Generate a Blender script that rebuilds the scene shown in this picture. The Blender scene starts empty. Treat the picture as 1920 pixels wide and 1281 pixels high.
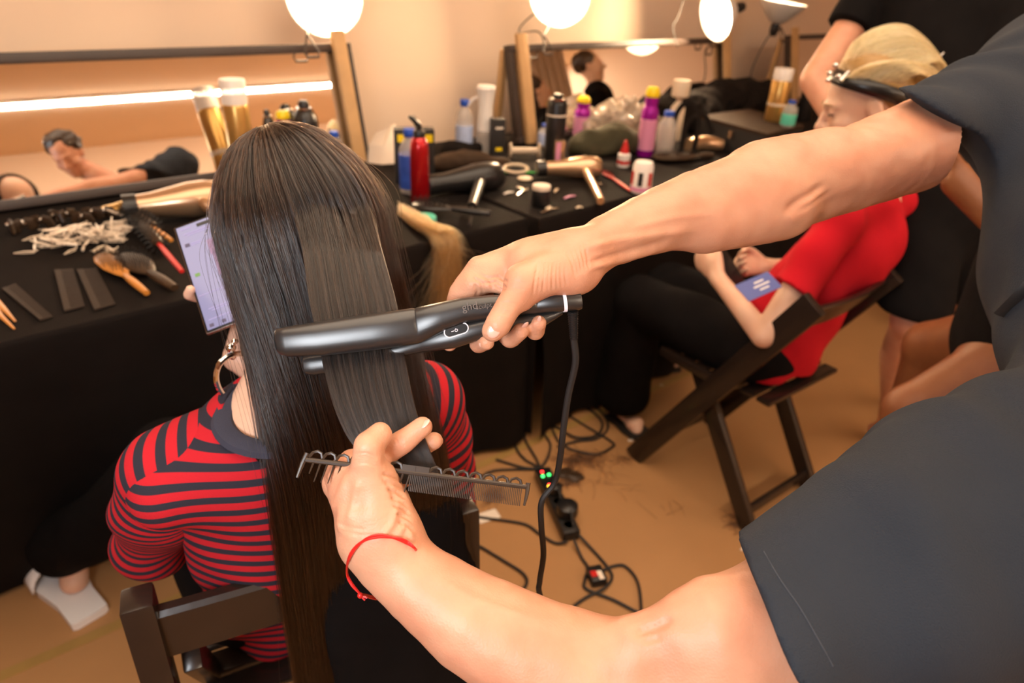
import bpy, bmesh, math, random
import numpy as np
from mathutils import Vector, Matrix, Quaternion
random.seed(7); rng = np.random.default_rng(7)
S = bpy.context.scene
COL = S.collection
# ------------------------------------------------------------------ camera
CF, CHY, CROLL, CH = 1280.0, -60.0, math.radians(3.0), 1.50      # focal length in px, horizon row, roll, lens height
TH = math.atan((640.5 - CHY) / CF)
C0 = np.array([0, 0, CH]); cF = np.array([0, math.cos(TH), -math.sin(TH)]); cU0 = np.array([0, math.sin(TH), math.cos(TH)]); cX0 = np.array([1.0, 0, 0])
cR = math.cos(CROLL) * cX0 + math.sin(CROLL) * cU0
cU = -math.sin(CROLL) * cX0 + math.cos(CROLL) * cU0
cam_d = bpy.data.cameras.new('camera'); cam = bpy.data.objects.new('camera', cam_d); COL.objects.link(cam)
cam_d.sensor_width = 36.0; cam_d.lens = 36.0 * CF / 1920.0; cam_d.clip_start = 0.02; cam_d.clip_end = 60
cam.matrix_world = Matrix(((cR[0], cU[0], -cF[0], 0), (cR[1], cU[1], -cF[1], 0), (cR[2], cU[2], -cF[2], CH), (0, 0, 0, 1)))
cam_d.dof.use_dof = True; cam_d.dof.focus_distance = 0.61; cam_d.dof.aperture_fstop = 4.8; cam_d.dof.aperture_blades = 9
S.camera = cam
# ------------------------------------------------------------------ world, exposure, large lights
S.view_settings.view_transform = 'Standard'; S.view_settings.look = 'None'; S.view_settings.gamma = 1.0
S.view_settings.use_curve_mapping = False; S.view_settings.exposure = 0.82
W = bpy.data.worlds.new('world'); S.world = W; W.use_nodes = True
W.node_tree.nodes['Background'].inputs['Color'].default_value = (1.0, 0.78, 0.58, 1); W.node_tree.nodes['Background'].inputs['Strength'].default_value = 0.05
def area_light(name, loc, aim, size, size_y, energy, color):
    d = bpy.data.lights.new(name, 'AREA'); d.shape = 'RECTANGLE'; d.size = size; d.size_y = size_y; d.energy = energy; d.color = color
    o = bpy.data.objects.new(name, d); COL.objects.link(o); o.location = loc
    o.rotation_euler = (Vector(aim) - Vector(loc)).to_track_quat('-Z', 'Y').to_euler(); return o
area_light('flash_softbox', (-0.42, -0.30, 1.50), (-0.12, 0.75, 1.15), 0.42, 0.34, 7.0, (0.90, 0.95, 1.0))     # the photographer's diffused flash
area_light('ceiling_bounce', (0.21, 1.06, 2.72), (0.21, 1.06, 0.0), 3.4, 2.0, 46, (1.0, 0.80, 0.60)).rotation_euler = (0, 0, math.radians(42))          # its bounce from the low ceiling

def ray(px, py):
    X = (px - 960) / CF; Y = (640.5 - py) / CF
    return cF + X * cR + Y * cU
def P(px, py, t): return C0 + t * ray(px, py)                     # point seen at a pixel, t metres in front of the lens
def onz(px, py, z): d = ray(px, py); return C0 + d * ((z - CH) / d[2])
def tofz(px, py, z): return (z - CH) / ray(px, py)[2]
def proj(p):
    q = np.asarray(p) - C0; t = q @ cF; return 960 + CF * (q @ cR) / t, 640.5 - CF * (q @ cU) / t, t
# ------------------------------------------------------------------ materials
def mat(name, col, rough=0.5, metal=0.0, noise=0.0, nscale=30.0, bump=0.0, bscale=200.0, spec=0.5, trans=0.0, emit=None, estr=0.0, sss=0.0, coat=0.0, alpha=1.0, aniso=0.0, ior=1.45, sheen=0.0):
    m = bpy.data.materials.new(name); m.use_nodes = True; nt = m.node_tree; b = nt.nodes['Principled BSDF']
    def s(k, v):
        if k in b.inputs: b.inputs[k].default_value = v
    c4 = (*col, 1)
    s('Base Color', c4); s('Roughness', rough); s('Metallic', metal); s('Specular IOR Level', spec); s('Transmission Weight', trans); s('Coat Weight', coat); s('Alpha', alpha); s('IOR', ior); s('Sheen Weight', sheen)
    if emit: s('Emission Color', (*emit, 1)); s('Emission Strength', estr)
    if sss: s('Subsurface Weight', sss); s('Subsurface Radius', (0.012, 0.005, 0.003)); s('Subsurface Scale', 1.0)
    tc = nt.nodes.new('ShaderNodeTexCoord')
    if noise:
        n = nt.nodes.new('ShaderNodeTexNoise'); n.inputs['Scale'].default_value = nscale; n.inputs['Detail'].default_value = 4
        nt.links.new(tc.outputs['Object'], n.inputs['Vector'])
        mx = nt.nodes.new('ShaderNodeMix'); mx.data_type = 'RGBA'
        mx.inputs['A'].default_value = tuple(max(0, c * (1 - noise)) for c in col) + (1,); mx.inputs['B'].default_value = tuple(min(1, c * (1 + noise)) for c in col) + (1,)
        nt.links.new(n.outputs['Fac'], mx.inputs['Factor']); nt.links.new(mx.outputs['Result'], b.inputs['Base Color'])
    if bump:
        n2 = nt.nodes.new('ShaderNodeTexNoise'); n2.inputs['Scale'].default_value = bscale; n2.inputs['Detail'].default_value = 3
        nt.links.new(tc.outputs['Object'], n2.inputs['Vector'])
        bp = nt.nodes.new('ShaderNodeBump'); bp.inputs['Strength'].default_value = bump; bp.inputs['Distance'].default_value = 0.002
        nt.links.new(n2.outputs['Fac'], bp.inputs['Height']); nt.links.new(bp.outputs['Normal'], b.inputs['Normal'])
    return m
M = {}
def skin(name, col, red):
    m = bpy.data.materials.new(name); m.use_nodes = True; nt = m.node_tree; b = nt.nodes['Principled BSDF']; L = nt.links.new
    tc = nt.nodes.new('ShaderNodeTexCoord')
    n = nt.nodes.new('ShaderNodeTexNoise'); n.inputs['Scale'].default_value = 22; n.inputs['Detail'].default_value = 5; L(tc.outputs['Object'], n.inputs['Vector'])
    r = nt.nodes.new('ShaderNodeValToRGB'); r.color_ramp.elements[0].position = 0.32; r.color_ramp.elements[1].position = 0.70
    r.color_ramp.elements[0].color = (*col, 1); r.color_ramp.elements[1].color = (*red, 1); L(n.outputs['Fac'], r.inputs['Fac'])
    at = nt.nodes.new('ShaderNodeAttribute'); at.attribute_name = 'blush'
    mx = nt.nodes.new('ShaderNodeMix'); mx.data_type = 'RGBA'; mx.inputs['B'].default_value = (red[0], red[1] * 0.72, red[2] * 0.72, 1)
    L(at.outputs['Fac'], mx.inputs['Factor']); L(r.outputs['Color'], mx.inputs['A']); L(mx.outputs['Result'], b.inputs['Base Color'])
    b.inputs['Roughness'].default_value = 0.46; b.inputs['Specular IOR Level'].default_value = 0.35
    b.inputs['Subsurface Weight'].default_value = 0.12; b.inputs['Subsurface Radius'].default_value = (0.010, 0.004, 0.002); b.inputs['Subsurface Scale'].default_value = 0.6
    v = nt.nodes.new('ShaderNodeTexVoronoi'); v.inputs['Scale'].default_value = 520; L(tc.outputs['Object'], v.inputs['Vector'])
    n3 = nt.nodes.new('ShaderNodeTexNoise'); n3.inputs['Scale'].default_value = 90; n3.inputs['Detail'].default_value = 6; L(tc.outputs['Object'], n3.inputs['Vector'])
    ad = nt.nodes.new('ShaderNodeMath'); ad.operation = 'MULTIPLY_ADD'; ad.inputs[1].default_value = 0.35; L(v.outputs['Distance'], ad.inputs[0]); L(n3.outputs['Fac'], ad.inputs[2])
    bp = nt.nodes.new('ShaderNodeBump'); bp.inputs['Strength'].default_value = 0.30; bp.inputs['Distance'].default_value = 0.0015; L(ad.outputs['Value'], bp.inputs['Height']); L(bp.outputs['Normal'], b.inputs['Normal'])
    return m
M['skin_man'] = skin('skin_man', (0.585, 0.30, 0.185), (0.53, 0.235, 0.14))
M['skin_fair'] = skin('skin_fair', (0.70, 0.45, 0.32), (0.66, 0.38, 0.26))
M['skin_tan_shaded'] = skin('skin_tan_shaded', (0.21, 0.075, 0.026), (0.18, 0.06, 0.022))  # tan skin, its colour darkened to paint in the shade around it
M['wall'] = mat('wall_paint', (0.78, 0.59, 0.44), 0.85, noise=0.03, nscale=1.5, bump=0.05, bscale=60)
M['ceil'] = mat('ceiling_paint', (0.76, 0.57, 0.39), 0.9, noise=0.03, nscale=2)
M['floor'] = mat('floor_paper', (0.38, 0.195, 0.078), 0.55, noise=0.10, nscale=5, bump=0.08, bscale=25, spec=0.3)
M['cloth_black'] = mat('black_cloth', (0.009, 0.0065, 0.0055), 0.9, noise=0.3, nscale=12, bump=0.4, bscale=900, spec=0.12)
M['black_frame'] = mat('dark_frame', (0.045, 0.03, 0.024), 0.45, noise=0.2, nscale=8)
M['mirror'] = mat('mirror_glass', (0.86, 0.84, 0.82), 0.015, metal=1.0)
M['pine'] = mat('pine_wood', (0.52, 0.31, 0.135), 0.55, noise=0.22, nscale=14, bump=0.1, bscale=80)
M['black'] = mat('black_plastic', (0.012, 0.011, 0.011), 0.28, noise=0.1, nscale=40)
M['black_matte'] = mat('black_matte', (0.014, 0.012, 0.011), 0.6, noise=0.2, nscale=30)
M['black_paint'] = mat('black_paint_wood', (0.018, 0.011, 0.008), 0.27, noise=0.35, nscale=16, bump=0.15, bscale=40, coat=0.1)
M['chrome'] = mat('chrome', (0.75, 0.73, 0.70), 0.12, metal=1.0)
M['steel'] = mat('steel_wire', (0.45, 0.38, 0.32), 0.3, metal=1.0)
M['white'] = mat('white_plastic', (0.80, 0.74, 0.68), 0.4, noise=0.03)
M['paper'] = mat('paper', (0.78, 0.66, 0.54), 0.8, noise=0.05)
M['cream'] = mat('cream_plastic', (0.66, 0.52, 0.37), 0.45, noise=0.06)
M['red'] = mat('red_metal', (0.42, 0.006, 0.010), 0.25, metal=0.55, noise=0.08, coat=0.4)
M['red_plastic'] = mat('red_plastic', (0.55, 0.015, 0.012), 0.35)
M['yellow'] = mat('yellow_plastic', (0.85, 0.60, 0.01), 0.35)
M['purple'] = mat('purple_can', (0.34, 0.008, 0.30), 0.25, metal=0.35, noise=0.1, nscale=20)
M['pink'] = mat('pink_print', (0.66, 0.26, 0.42), 0.4)
M['blue'] = mat('blue_plastic', (0.012, 0.07, 0.42), 0.35)
M['blue_label'] = mat('blue_label', (0.03, 0.085, 0.42), 0.45, noise=0.5, nscale=35)
M['pale_label'] = mat('pale_label', (0.42, 0.50, 0.72), 0.5, noise=0.3, nscale=45)
M['teal'] = mat('teal_plastic', (0.09, 0.50, 0.36), 0.4)
M['green'] = mat('green_plastic', (0.02, 0.36, 0.05), 0.4)
M['gold'] = mat('gold_can', (0.62, 0.37, 0.11), 0.28, metal=0.75, noise=0.10, nscale=40)
M['bronze'] = mat('bronze_lacquer', (0.52, 0.33, 0.19), 0.24, metal=0.7, noise=0.05, coat=0.5)
M['wood_orange'] = mat('orange_wood', (0.52, 0.20, 0.03), 0.35, noise=0.2, nscale=25, coat=0.3)
M['olive'] = mat('olive_cloth', (0.045, 0.04, 0.018), 0.9, noise=0.3, nscale=20)
M['brown_dark'] = mat('dark_brown', (0.035, 0.018, 0.008), 0.4, noise=0.3, nscale=30)
def glassy(name, col, rough=0.05, a=0.35):
    m = bpy.data.materials.new(name); m.use_nodes = True; nt = m.node_tree; b = nt.nodes['Principled BSDF']; out = nt.nodes['Material Output']
    b.inputs['Base Color'].default_value = (*col, 1); b.inputs['Roughness'].default_value = rough; b.inputs['Specular IOR Level'].default_value = 0.8
    tr = nt.nodes.new('ShaderNodeBsdfTransparent'); tr.inputs['Color'].default_value = (0.5 + 0.5 * col[0], 0.5 + 0.5 * col[1], 0.5 + 0.5 * col[2], 1)
    mx = nt.nodes.new('ShaderNodeMixShader'); mx.inputs['Fac'].default_value = a
    nt.links.new(tr.outputs[0], mx.inputs[1]); nt.links.new(b.outputs[0], mx.inputs[2]); nt.links.new(mx.outputs[0], out.inputs['Surface']); return m
M['clear'] = glassy('clear_plastic', (0.80, 0.74, 0.68), 0.06, 0.32)
M['frost'] = glassy('frosted_plastic', (0.90, 0.83, 0.76), 0.35, 0.85)
M['bag'] = glassy('plastic_film', (0.62, 0.50, 0.38), 0.12, 0.55)
# ------------------------------------------------------------------ object helpers
def tag(o, label=None, cat=None, group=None, kind=None):
    if label: o['label'] = label
    if cat: o['category'] = cat
    if group: o['group'] = group
    if kind: o['kind'] = kind
    return o
def thing(name, label, cat, loc=(0, 0, 0), rotz=0.0, group=None):
    o = bpy.data.objects.new(name, None); COL.objects.link(o); o.empty_display_size = 0.05
    o.location = loc; o.rotation_euler = (0, 0, rotz); return tag(o, label, cat, group)
def link(name, me, m, parent=None, smooth=True):
    o = bpy.data.objects.new(name, me); COL.objects.link(o)
    if m is not None and not me.materials: me.materials.append(M[m] if isinstance(m, str) else m)
    if smooth is True: me.shade_smooth()
    elif smooth: me.shade_smooth(); me.set_sharp_from_angle(angle=math.radians(smooth))
    if parent is not None:
        o.parent = parent
        if parent.type == 'EMPTY': o.matrix_parent_inverse = parent.matrix_basis.inverted()
    return o
def copy_tree(o, parent=None):
    c = o.copy(); COL.objects.link(c)
    if parent is not None: c.parent = parent
    for ch in list(o.children): copy_tree(ch, c)
    return c
class MB:
    def __init__(s): s.v = []; s.f = []; s.mi = []; s.cur = 0
    def add(s, vs, fs):
        b = len(s.v); s.v += [tuple(map(float, p)) for p in vs]; s.f += [tuple(b + i for i in f) for f in fs]; s.mi += [s.cur] * len(fs); return s
    def box(s, c, d, R=None, bev=0.0):
        c = np.asarray(c, float); h = np.asarray(d, float) / 2; R = np.eye(3) if R is None else np.asarray(R)
        if bev <= 0:
            vs = [c + R @ (h * np.array([x, y, z])) for x in (-1, 1) for y in (-1, 1) for z in (-1, 1)]
            return s.add(vs, [(0, 1, 3, 2), (4, 6, 7, 5), (0, 4, 5, 1), (2, 3, 7, 6), (0, 2, 6, 4), (1, 5, 7, 3)])
        bm = bmesh.new(); bmesh.ops.create_cube(bm, size=1.0)
        for v in bm.verts: v.co = Vector((v.co.x * d[0], v.co.y * d[1], v.co.z * d[2]))
        bmesh.ops.bevel(bm, geom=bm.edges[:], offset=min(bev, min(d) * 0.45), segments=2, profile=0.6, affect='EDGES')
        bm.verts.index_update(); vs = [c + R @ np.array(v.co) for v in bm.verts]; fs = [tuple(v.index for v in f.verts) for f in bm.faces]; bm.free(); return s.add(vs, fs)
    def tube(s, pts, rad, n=10, cap=True, flat=None):
        pts = np.asarray(pts, float); k = len(pts); rad = np.full(k, rad) if np.isscalar(rad) else np.asarray(rad, float)
        tg = np.gradient(pts, axis=0); tg /= np.linalg.norm(tg, axis=1)[:, None] + 1e-12
        up = np.array([0, 0, 1.0]) if abs(tg[0][2]) < 0.9 else np.array([1.0, 0, 0])
        if flat is not None: up = np.asarray(flat[0], float)
        x = np.cross(tg[0], up); x /= np.linalg.norm(x); vs = []
        for i in range(k):
            x = x - tg[i] * (x @ tg[i]); x /= np.linalg.norm(x) + 1e-12; y = np.cross(tg[i], x)
            fy = 1.0 if flat is None else flat[1]
            for j in range(n):
                a = 2 * math.pi * j / n; vs.append(pts[i] + rad[i] * (math.cos(a) * x + fy * math.sin(a) * y))
        fs = [(i * n + j, i * n + (j + 1) % n, (i + 1) * n + (j + 1) % n, (i + 1) * n + j) for i in range(k - 1) for j in range(n)]
        if cap: fs += [tuple(range(n - 1, -1, -1)), tuple((k - 1) * n + j for j in range(n))]
        return s.add(vs, fs)
    def lathe(s, prof, c=(0, 0, 0), n=20, R=None):
        c = np.asarray(c, float); R = np.eye(3) if R is None else np.asarray(R); vs = []; k = len(prof)
        for r, z in prof:
            for j in range(n): a = 2 * math.pi * j / n; vs.append(c + R @ np.array([r * math.cos(a), r * math.sin(a), z]))
        fs = [(i * n + j, i * n + (j + 1) % n, (i + 1) * n + (j + 1) % n, (i + 1) * n + j) for i in range(k - 1) for j in range(n)]
        if prof[0][0] > 1e-5: fs.append(tuple(range(n - 1, -1, -1)))
        if prof[-1][0] > 1e-5: fs.append(tuple((k - 1) * n + j for j in range(n)))
        return s.add(vs, fs)
    def ell(s, c, r, R=None, nu=14, nv=9):
        r = np.asarray(r, float) * np.ones(3); c = np.asarray(c, float); R = np.eye(3) if R is None else np.asarray(R); vs = []
        for i in range(nv + 1):
            p = math.pi * i / nv
            for j in range(nu): a = 2 * math.pi * j / nu; vs.append(c + R @ (r * np.array([math.sin(p) * math.cos(a), math.sin(p) * math.sin(a), math.cos(p)])))
        return s.add(vs, [(i * nu + j, (i + 1) * nu + j, (i + 1) * nu + (j + 1) % nu, i * nu + (j + 1) % nu) for i in range(nv) for j in range(nu)])
    def grid(s, pts, thick=None):                                  # pts: (a,b,3) array of points
        a, b, _ = pts.shape
        s.add(pts.reshape(-1, 3), [(i * b + j, i * b + j + 1, (i + 1) * b + j + 1, (i + 1) * b + j) for i in range(a - 1) for j in range(b - 1)]); return s
    def build(s, name, m, parent=None, smooth=35):
        me = bpy.data.meshes.new(name); me.from_pydata(s.v, [], s.f); me.update()
        if isinstance(m, (list, tuple)):
            for q in m: me.materials.append(M[q] if isinstance(q, str) else q)
            me.polygons.foreach_set('material_index', s.mi)
            m = None
        return link(name, me, m, parent, smooth)
def basis(z, x=None):                                             # 3x3 with columns x,y,z
    z = np.asarray(z, float); z = z / np.linalg.norm(z); x = np.array([1.0, 0, 0]) if x is None else np.asarray(x, float)
    if abs(x @ z) > 0.99 * np.linalg.norm(x): x = np.array([0, 1.0, 0])
    x = x - z * (x @ z); x /= np.linalg.norm(x); return np.stack([x, np.cross(z, x), z], 1)
def rotz(a): c, s = math.cos(a), math.sin(a); return np.array([[c, -s, 0], [s, c, 0], [0, 0, 1.0]])
def spline(pts, n=40):                                            # Catmull-Rom
    p = np.asarray(pts, float); p = np.vstack([2 * p[0] - p[1], p, 2 * p[-1] - p[-2]]); out = []; k = len(p) - 3
    for q in np.linspace(0, k - 1e-6, n):
        i = int(q); t = q - i; a, b, c, d = p[i:i + 4]
        out.append(0.5 * (2 * b + (c - a) * t + (2 * a - 5 * b + 4 * c - d) * t * t + (3 * b - a - 3 * c + d) * t ** 3))
    return np.array(out)
# ------------------------------------------------------------------ distance-field bodies (smooth, continuous surfaces)
class SDF:
    def __init__(s): s.ops = []
    def cone(s, a, b, ra, rb, k=0.01, flat=None, sub=False): s.ops.append(('c', np.asarray(a, float), np.asarray(b, float), ra, rb, k, flat, sub)); return s
    def chain(s, pts, rads, k=0.01, flat=None, sub=False, plane=None):
        s.ops.append(('h', [np.asarray(p, float) for p in pts], list(rads), plane, None, k, flat, sub)); return s
    def ell(s, c, r, R=None, k=0.01, sub=False): s.ops.append(('e', np.asarray(c, float), np.asarray(r, float) * np.ones(3), np.eye(3) if R is None else np.asarray(R), None, k, None, sub)); return s
    def cut(s, p, nrm): s.ops.append(('p', np.asarray(p, float), np.asarray(nrm, float) / np.linalg.norm(nrm), None, None, 0.0, None, True)); return s
    def bounds(s):
        lo, hi = np.full(3, 9e9), np.full(3, -9e9)
        for o in s.ops:
            if o[7]: continue
            l, h = s.obox(o, 0); lo = np.minimum(lo, l); hi = np.maximum(hi, h)
        return lo, hi
    @staticmethod
    def obox(o, m):
        if o[0] == 'c': pts = np.stack([o[1], o[2]]); r = max(o[3], o[4])
        elif o[0] == 'h': pts = np.stack(o[1]); r = max(o[2])
        else: pts = o[1][None]; r = max(o[2])
        if o[6] is not None: r *= max(1.0, o[6][1])
        return pts.min(0) - r - m, pts.max(0) + r + m
    @staticmethod
    def seg(p, a, b, ra, rb, flat):
        ab = b - a; q = p - a.astype(np.float32); l2 = float(ab @ ab)
        h = np.clip((q @ ab.astype(np.float32)) / max(l2, 1e-12), 0, 1)
        q = q - h[..., None] * ab.astype(np.float32)
        if flat is not None:
            ax = np.asarray(flat[0], np.float32); cmp_ = q @ ax; f = flat[1]
            d2 = np.maximum((q * q).sum(-1) - cmp_ ** 2, 0) + (cmp_ / f) ** 2
            return (np.sqrt(d2) - (ra + h * (rb - ra))) * min(1.0, f) ** 0.5
        return np.sqrt((q * q).sum(-1)) - (ra + h * (rb - ra))
    def mesh(s, vox, disp=None, crop=None):
        lo, hi = s.bounds(); lo = lo - 3 * vox; hi = hi + 3 * vox
        if crop is not None: lo = np.maximum(lo, crop[0]); hi = np.minimum(hi, crop[1])
        n = np.ceil((hi - lo) / vox).astype(int) + 1
        ax = [(lo[i] + vox * np.arange(n[i])).astype(np.float32) for i in range(3)]
        D = np.full(n, 0.2, np.float32)
        for o in s.ops:
            k = o[5]
            if o[0] == 'p': i0 = np.zeros(3, int); i1 = n
            else:
                l, h = s.obox(o, k + 4 * vox)
                i0 = np.clip(np.floor((l - lo) / vox).astype(int), 0, n); i1 = np.clip(np.ceil((h - lo) / vox).astype(int) + 1, 0, n)
            if np.any(i1 <= i0): continue
            sl = tuple(slice(i0[i], i1[i]) for i in range(3))
            g = np.stack(np.meshgrid(ax[0][sl[0]], ax[1][sl[1]], ax[2][sl[2]], indexing='ij'), -1)
            if o[0] == 'c': d = s.seg(g, o[1], o[2], o[3], o[4], o[6])
            elif o[0] == 'h':
                d = None
                for j in range(len(o[1]) - 1):
                    e = s.seg(g, o[1][j], o[1][j + 1], o[2][j], o[2][j + 1], o[6]); d = e if d is None else np.minimum(d, e)
                if o[3] is not None: d = np.maximum(d, -((g - o[3][0].astype(np.float32)) @ o[3][1].astype(np.float32)))
            elif o[0] == 'e':
                q = (g - o[1].astype(np.float32)) @ o[3].astype(np.float32); r = o[2].astype(np.float32)
                k0 = np.sqrt(((q / r) ** 2).sum(-1)); k1 = np.sqrt(((q / (r * r)) ** 2).sum(-1)); d = k0 * (k0 - 1) / np.maximum(k1, 1e-6)
            else: d = -((g - o[1].astype(np.float32)) @ o[2].astype(np.float32))
            A = D[sl]
            if o[7]:
                if k > 0: h = np.maximum(k - np.abs(A + d), 0) / k; D[sl] = np.maximum(A, -d) + h * h * k * 0.25
                else: D[sl] = np.maximum(A, -d)
            else:
                if k > 0: h = np.maximum(k - np.abs(A - d), 0) / k; D[sl] = np.minimum(A, d) - h * h * k * 0.25
                else: D[sl] = np.minimum(A, d)
        if disp is not None:
            near = np.argwhere(np.abs(D) < 0.03); pts = lo + near * vox
            D[near[:, 0], near[:, 1], near[:, 2]] += disp(pts).astype(np.float32)
        return surface_nets(D, lo, vox)
def surface_nets(D, lo, vox):
    sgn = D < 0; n = np.array(D.shape)
    cnt = np.zeros(n - 1, np.int8); sh = [(i, j, k) for i in (0, 1) for j in (0, 1) for k in (0, 1)]
    vw = lambda A, o: A[o[0]:n[0] - 1 + o[0], o[1]:n[1] - 1 + o[1], o[2]:n[2] - 1 + o[2]]
    for o in sh: cnt += vw(sgn, o)
    act = np.argwhere((cnt > 0) & (cnt < 8)); idx = -np.ones(n - 1, np.int32); idx[tuple(act.T)] = np.arange(len(act))
    acc = np.zeros((len(act), 3)); num = np.zeros(len(act)); a0, a1, a2 = act.T
    for o in sh:
        for x in range(3):
            if o[x]: continue
            e = list(o); e[x] = 1
            d0 = D[a0 + o[0], a1 + o[1], a2 + o[2]]; d1 = D[a0 + e[0], a1 + e[1], a2 + e[2]]; m = (d0 < 0) != (d1 < 0)
            t = np.where(m, d0 / np.where(m, d0 - d1, 1), 0); p = np.tile(np.array(o, float), (len(act), 1)); p[:, x] = t
            acc[m] += p[m]; num[m] += 1
    V = lo + vox * (act + acc / num[:, None]); Q = []
    for x in range(3):
        y, z = (x + 1) % 3, (x + 2) % 3
        s0 = [slice(None)] * 3; s1 = [slice(None)] * 3; s0[x] = slice(0, -1); s1[x] = slice(1, None)
        A = sgn[tuple(s0)]; B = sgn[tuple(s1)]; e = np.argwhere(A != B)
        if not len(e): continue
        e = e[(e[:, y] > 0) & (e[:, z] > 0) & (e[:, y] < n[y] - 1) & (e[:, z] < n[z] - 1)]
        fl = A[tuple(e.T)]
        def cell(dy, dz): c = e.copy(); c[:, y] -= dy; c[:, z] -= dz; return idx[tuple(c.T)]
        q = np.stack([cell(1, 1), cell(0, 1), cell(0, 0), cell(1, 0)], 1); q[~fl] = q[~fl][:, ::-1]; Q.append(q)
    return V, np.concatenate(Q)
def np_mesh(name, V, Q, m, parent=None, smooth=True, relax=2, attrs=None):
    V = np.asarray(V)
    if relax:
        E = np.concatenate([Q[:, [0, 1]], Q[:, [1, 2]], Q[:, [2, 3]], Q[:, [3, 0]]])
        for lam in [0.5, -0.52] * relax + [0.35]:
            acc = np.zeros_like(V); c = np.zeros(len(V)); np.add.at(acc, E[:, 0], V[E[:, 1]]); np.add.at(c, E[:, 0], 1)
            V = V + lam * (acc / np.maximum(c, 1)[:, None] - V)
    me = bpy.data.meshes.new(name); me.vertices.add(len(V)); me.vertices.foreach_set('co', V.ravel())
    me.loops.add(Q.size); me.loops.foreach_set('vertex_index', Q.ravel().astype(np.int32))
    me.polygons.add(len(Q)); me.polygons.foreach_set('loop_start', np.arange(0, Q.size, 4, dtype=np.int32)); me.polygons.foreach_set('loop_total', np.full(len(Q), 4, np.int32))
    me.update(calc_edges=True); me.validate()
    for k, fn in (attrs or {}).items():
        a = me.attributes.new(k, 'FLOAT', 'POINT'); a.data.foreach_set('value', fn(V).astype(np.float32))
    return link(name, me, m, parent, smooth)
def hair_obj(name, strands, rad, m, parent=None, tip=0.35, tone=None):       # strands: (n, k, 3); tone: lightness of each strand
    n, k, _ = strands.shape; hc = bpy.data.hair_curves.new(name); hc.add_curves([k] * n)
    hc.position_data.foreach_set('vector', np.ascontiguousarray(strands.reshape(-1).astype(np.float32)))
    r = np.linspace(1, 0, k) ** 0.6; r = (tip + (1 - tip) * r) * rad
    at = hc.attributes.get('radius') or hc.attributes.new('radius', 'FLOAT', 'POINT'); at.data.foreach_set('value', np.tile(r, n).astype(np.float32))
    tone = rng.uniform(0, 1, n) if tone is None else np.clip(tone, 0, 1)
    at = hc.attributes.new('tone', 'FLOAT', 'CURVE'); at.data.foreach_set('value', tone.astype(np.float32))
    o = bpy.data.objects.new(name, hc); COL.objects.link(o); hc.materials.append(m)
    if parent is not None:
        o.parent = parent
        if parent.type == 'EMPTY': o.matrix_parent_inverse = parent.matrix_basis.inverted()
    return o
def hair_mat(name, dark, light, rough=0.28, radial=0.4, ior=1.5):
    m = bpy.data.materials.new(name); m.use_nodes = True; nt = m.node_tree; nt.nodes.remove(nt.nodes['Principled BSDF'])
    h = nt.nodes.new('ShaderNodeBsdfHairPrincipled'); h.parametrization = 'COLOR'; h.inputs['Color'].default_value = (*light, 1)
    h.inputs['IOR'].default_value = ior; h.inputs['Roughness'].default_value = rough; h.inputs['Radial Roughness'].default_value = radial; h.inputs['Random Roughness'].default_value = 0.3
    at = nt.nodes.new('ShaderNodeAttribute'); at.attribute_name = 'tone'; mx = nt.nodes.new('ShaderNodeMix'); mx.data_type = 'RGBA'; mx.inputs['A'].default_value = (*dark, 1); mx.inputs['B'].default_value = (*light, 1)
    nt.links.new(at.outputs['Fac'], mx.inputs['Factor']); nt.links.new(mx.outputs['Result'], h.inputs['Color'])
    nt.links.new(h.outputs[0], nt.nodes['Material Output'].inputs['Surface']); return m
def refine(obj, boxes, creases, levels=2):                         # split the faces inside pixel boxes, then press creases / raise tendons there
    bm = bmesh.new(); bm.from_mesh(obj.data)
    for lv in range(levels):
        co = np.array([v.co for v in bm.verts]); q = co - C0; t = q @ cF; px = 960 + CF * (q @ cR) / t; py = 640.5 - CF * (q @ cU) / t; ok = np.zeros(len(co), bool)
        for (x0, y0, x1, y1, t0, t1) in boxes: ok |= (px > x0) & (px < x1) & (py > y0) & (py < y1) & (t > t0) & (t < t1)
        bm.verts.index_update(); ed = [e for e in bm.edges if ok[e.verts[0].index] and ok[e.verts[1].index]]
        bmesh.ops.subdivide_edges(bm, edges=ed, cuts=1, use_grid_fill=True, smooth=0.35)
    bm.normal_update(); co = np.array([v.co for v in bm.verts]); no = np.array([v.normal for v in bm.verts]); q = co - C0; t = q @ cF; px = 960 + CF * (q @ cR) / t; py = 640.5 - CF * (q @ cU) / t
    front = np.clip(-(no * q).sum(1) / np.linalg.norm(q, axis=1) * 3, 0, 1); D = np.zeros(len(co))
    for pts, dep, wid, (t0, t1) in creases:
        best = np.full(len(co), 1e9); par = np.zeros(len(co)); n = len(pts) - 1
        for i in range(n):
            ax_, ay = pts[i]; bx, by = pts[i + 1]; l2 = (bx - ax_) ** 2 + (by - ay) ** 2; h = np.clip(((px - ax_) * (bx - ax_) + (py - ay) * (by - ay)) / l2, 0, 1); d = np.hypot(px - ax_ - h * (bx - ax_), py - ay - h * (by - ay)); s_ = d < best; best[s_] = d[s_]; par[s_] = (i + h[s_]) / n
        tap = np.clip(np.minimum(par, 1 - par) * 5 + 0.15, 0, 1); D += dep * np.exp(-(best / wid) ** 2) * tap * ((t > t0) & (t < t1))
    co = co + no * (D * front)[:, None]
    for v, c in zip(bm.verts, co): v.co = c
    bm.to_mesh(obj.data); bm.free(); obj.data.shade_smooth(); obj.data.update()
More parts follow.
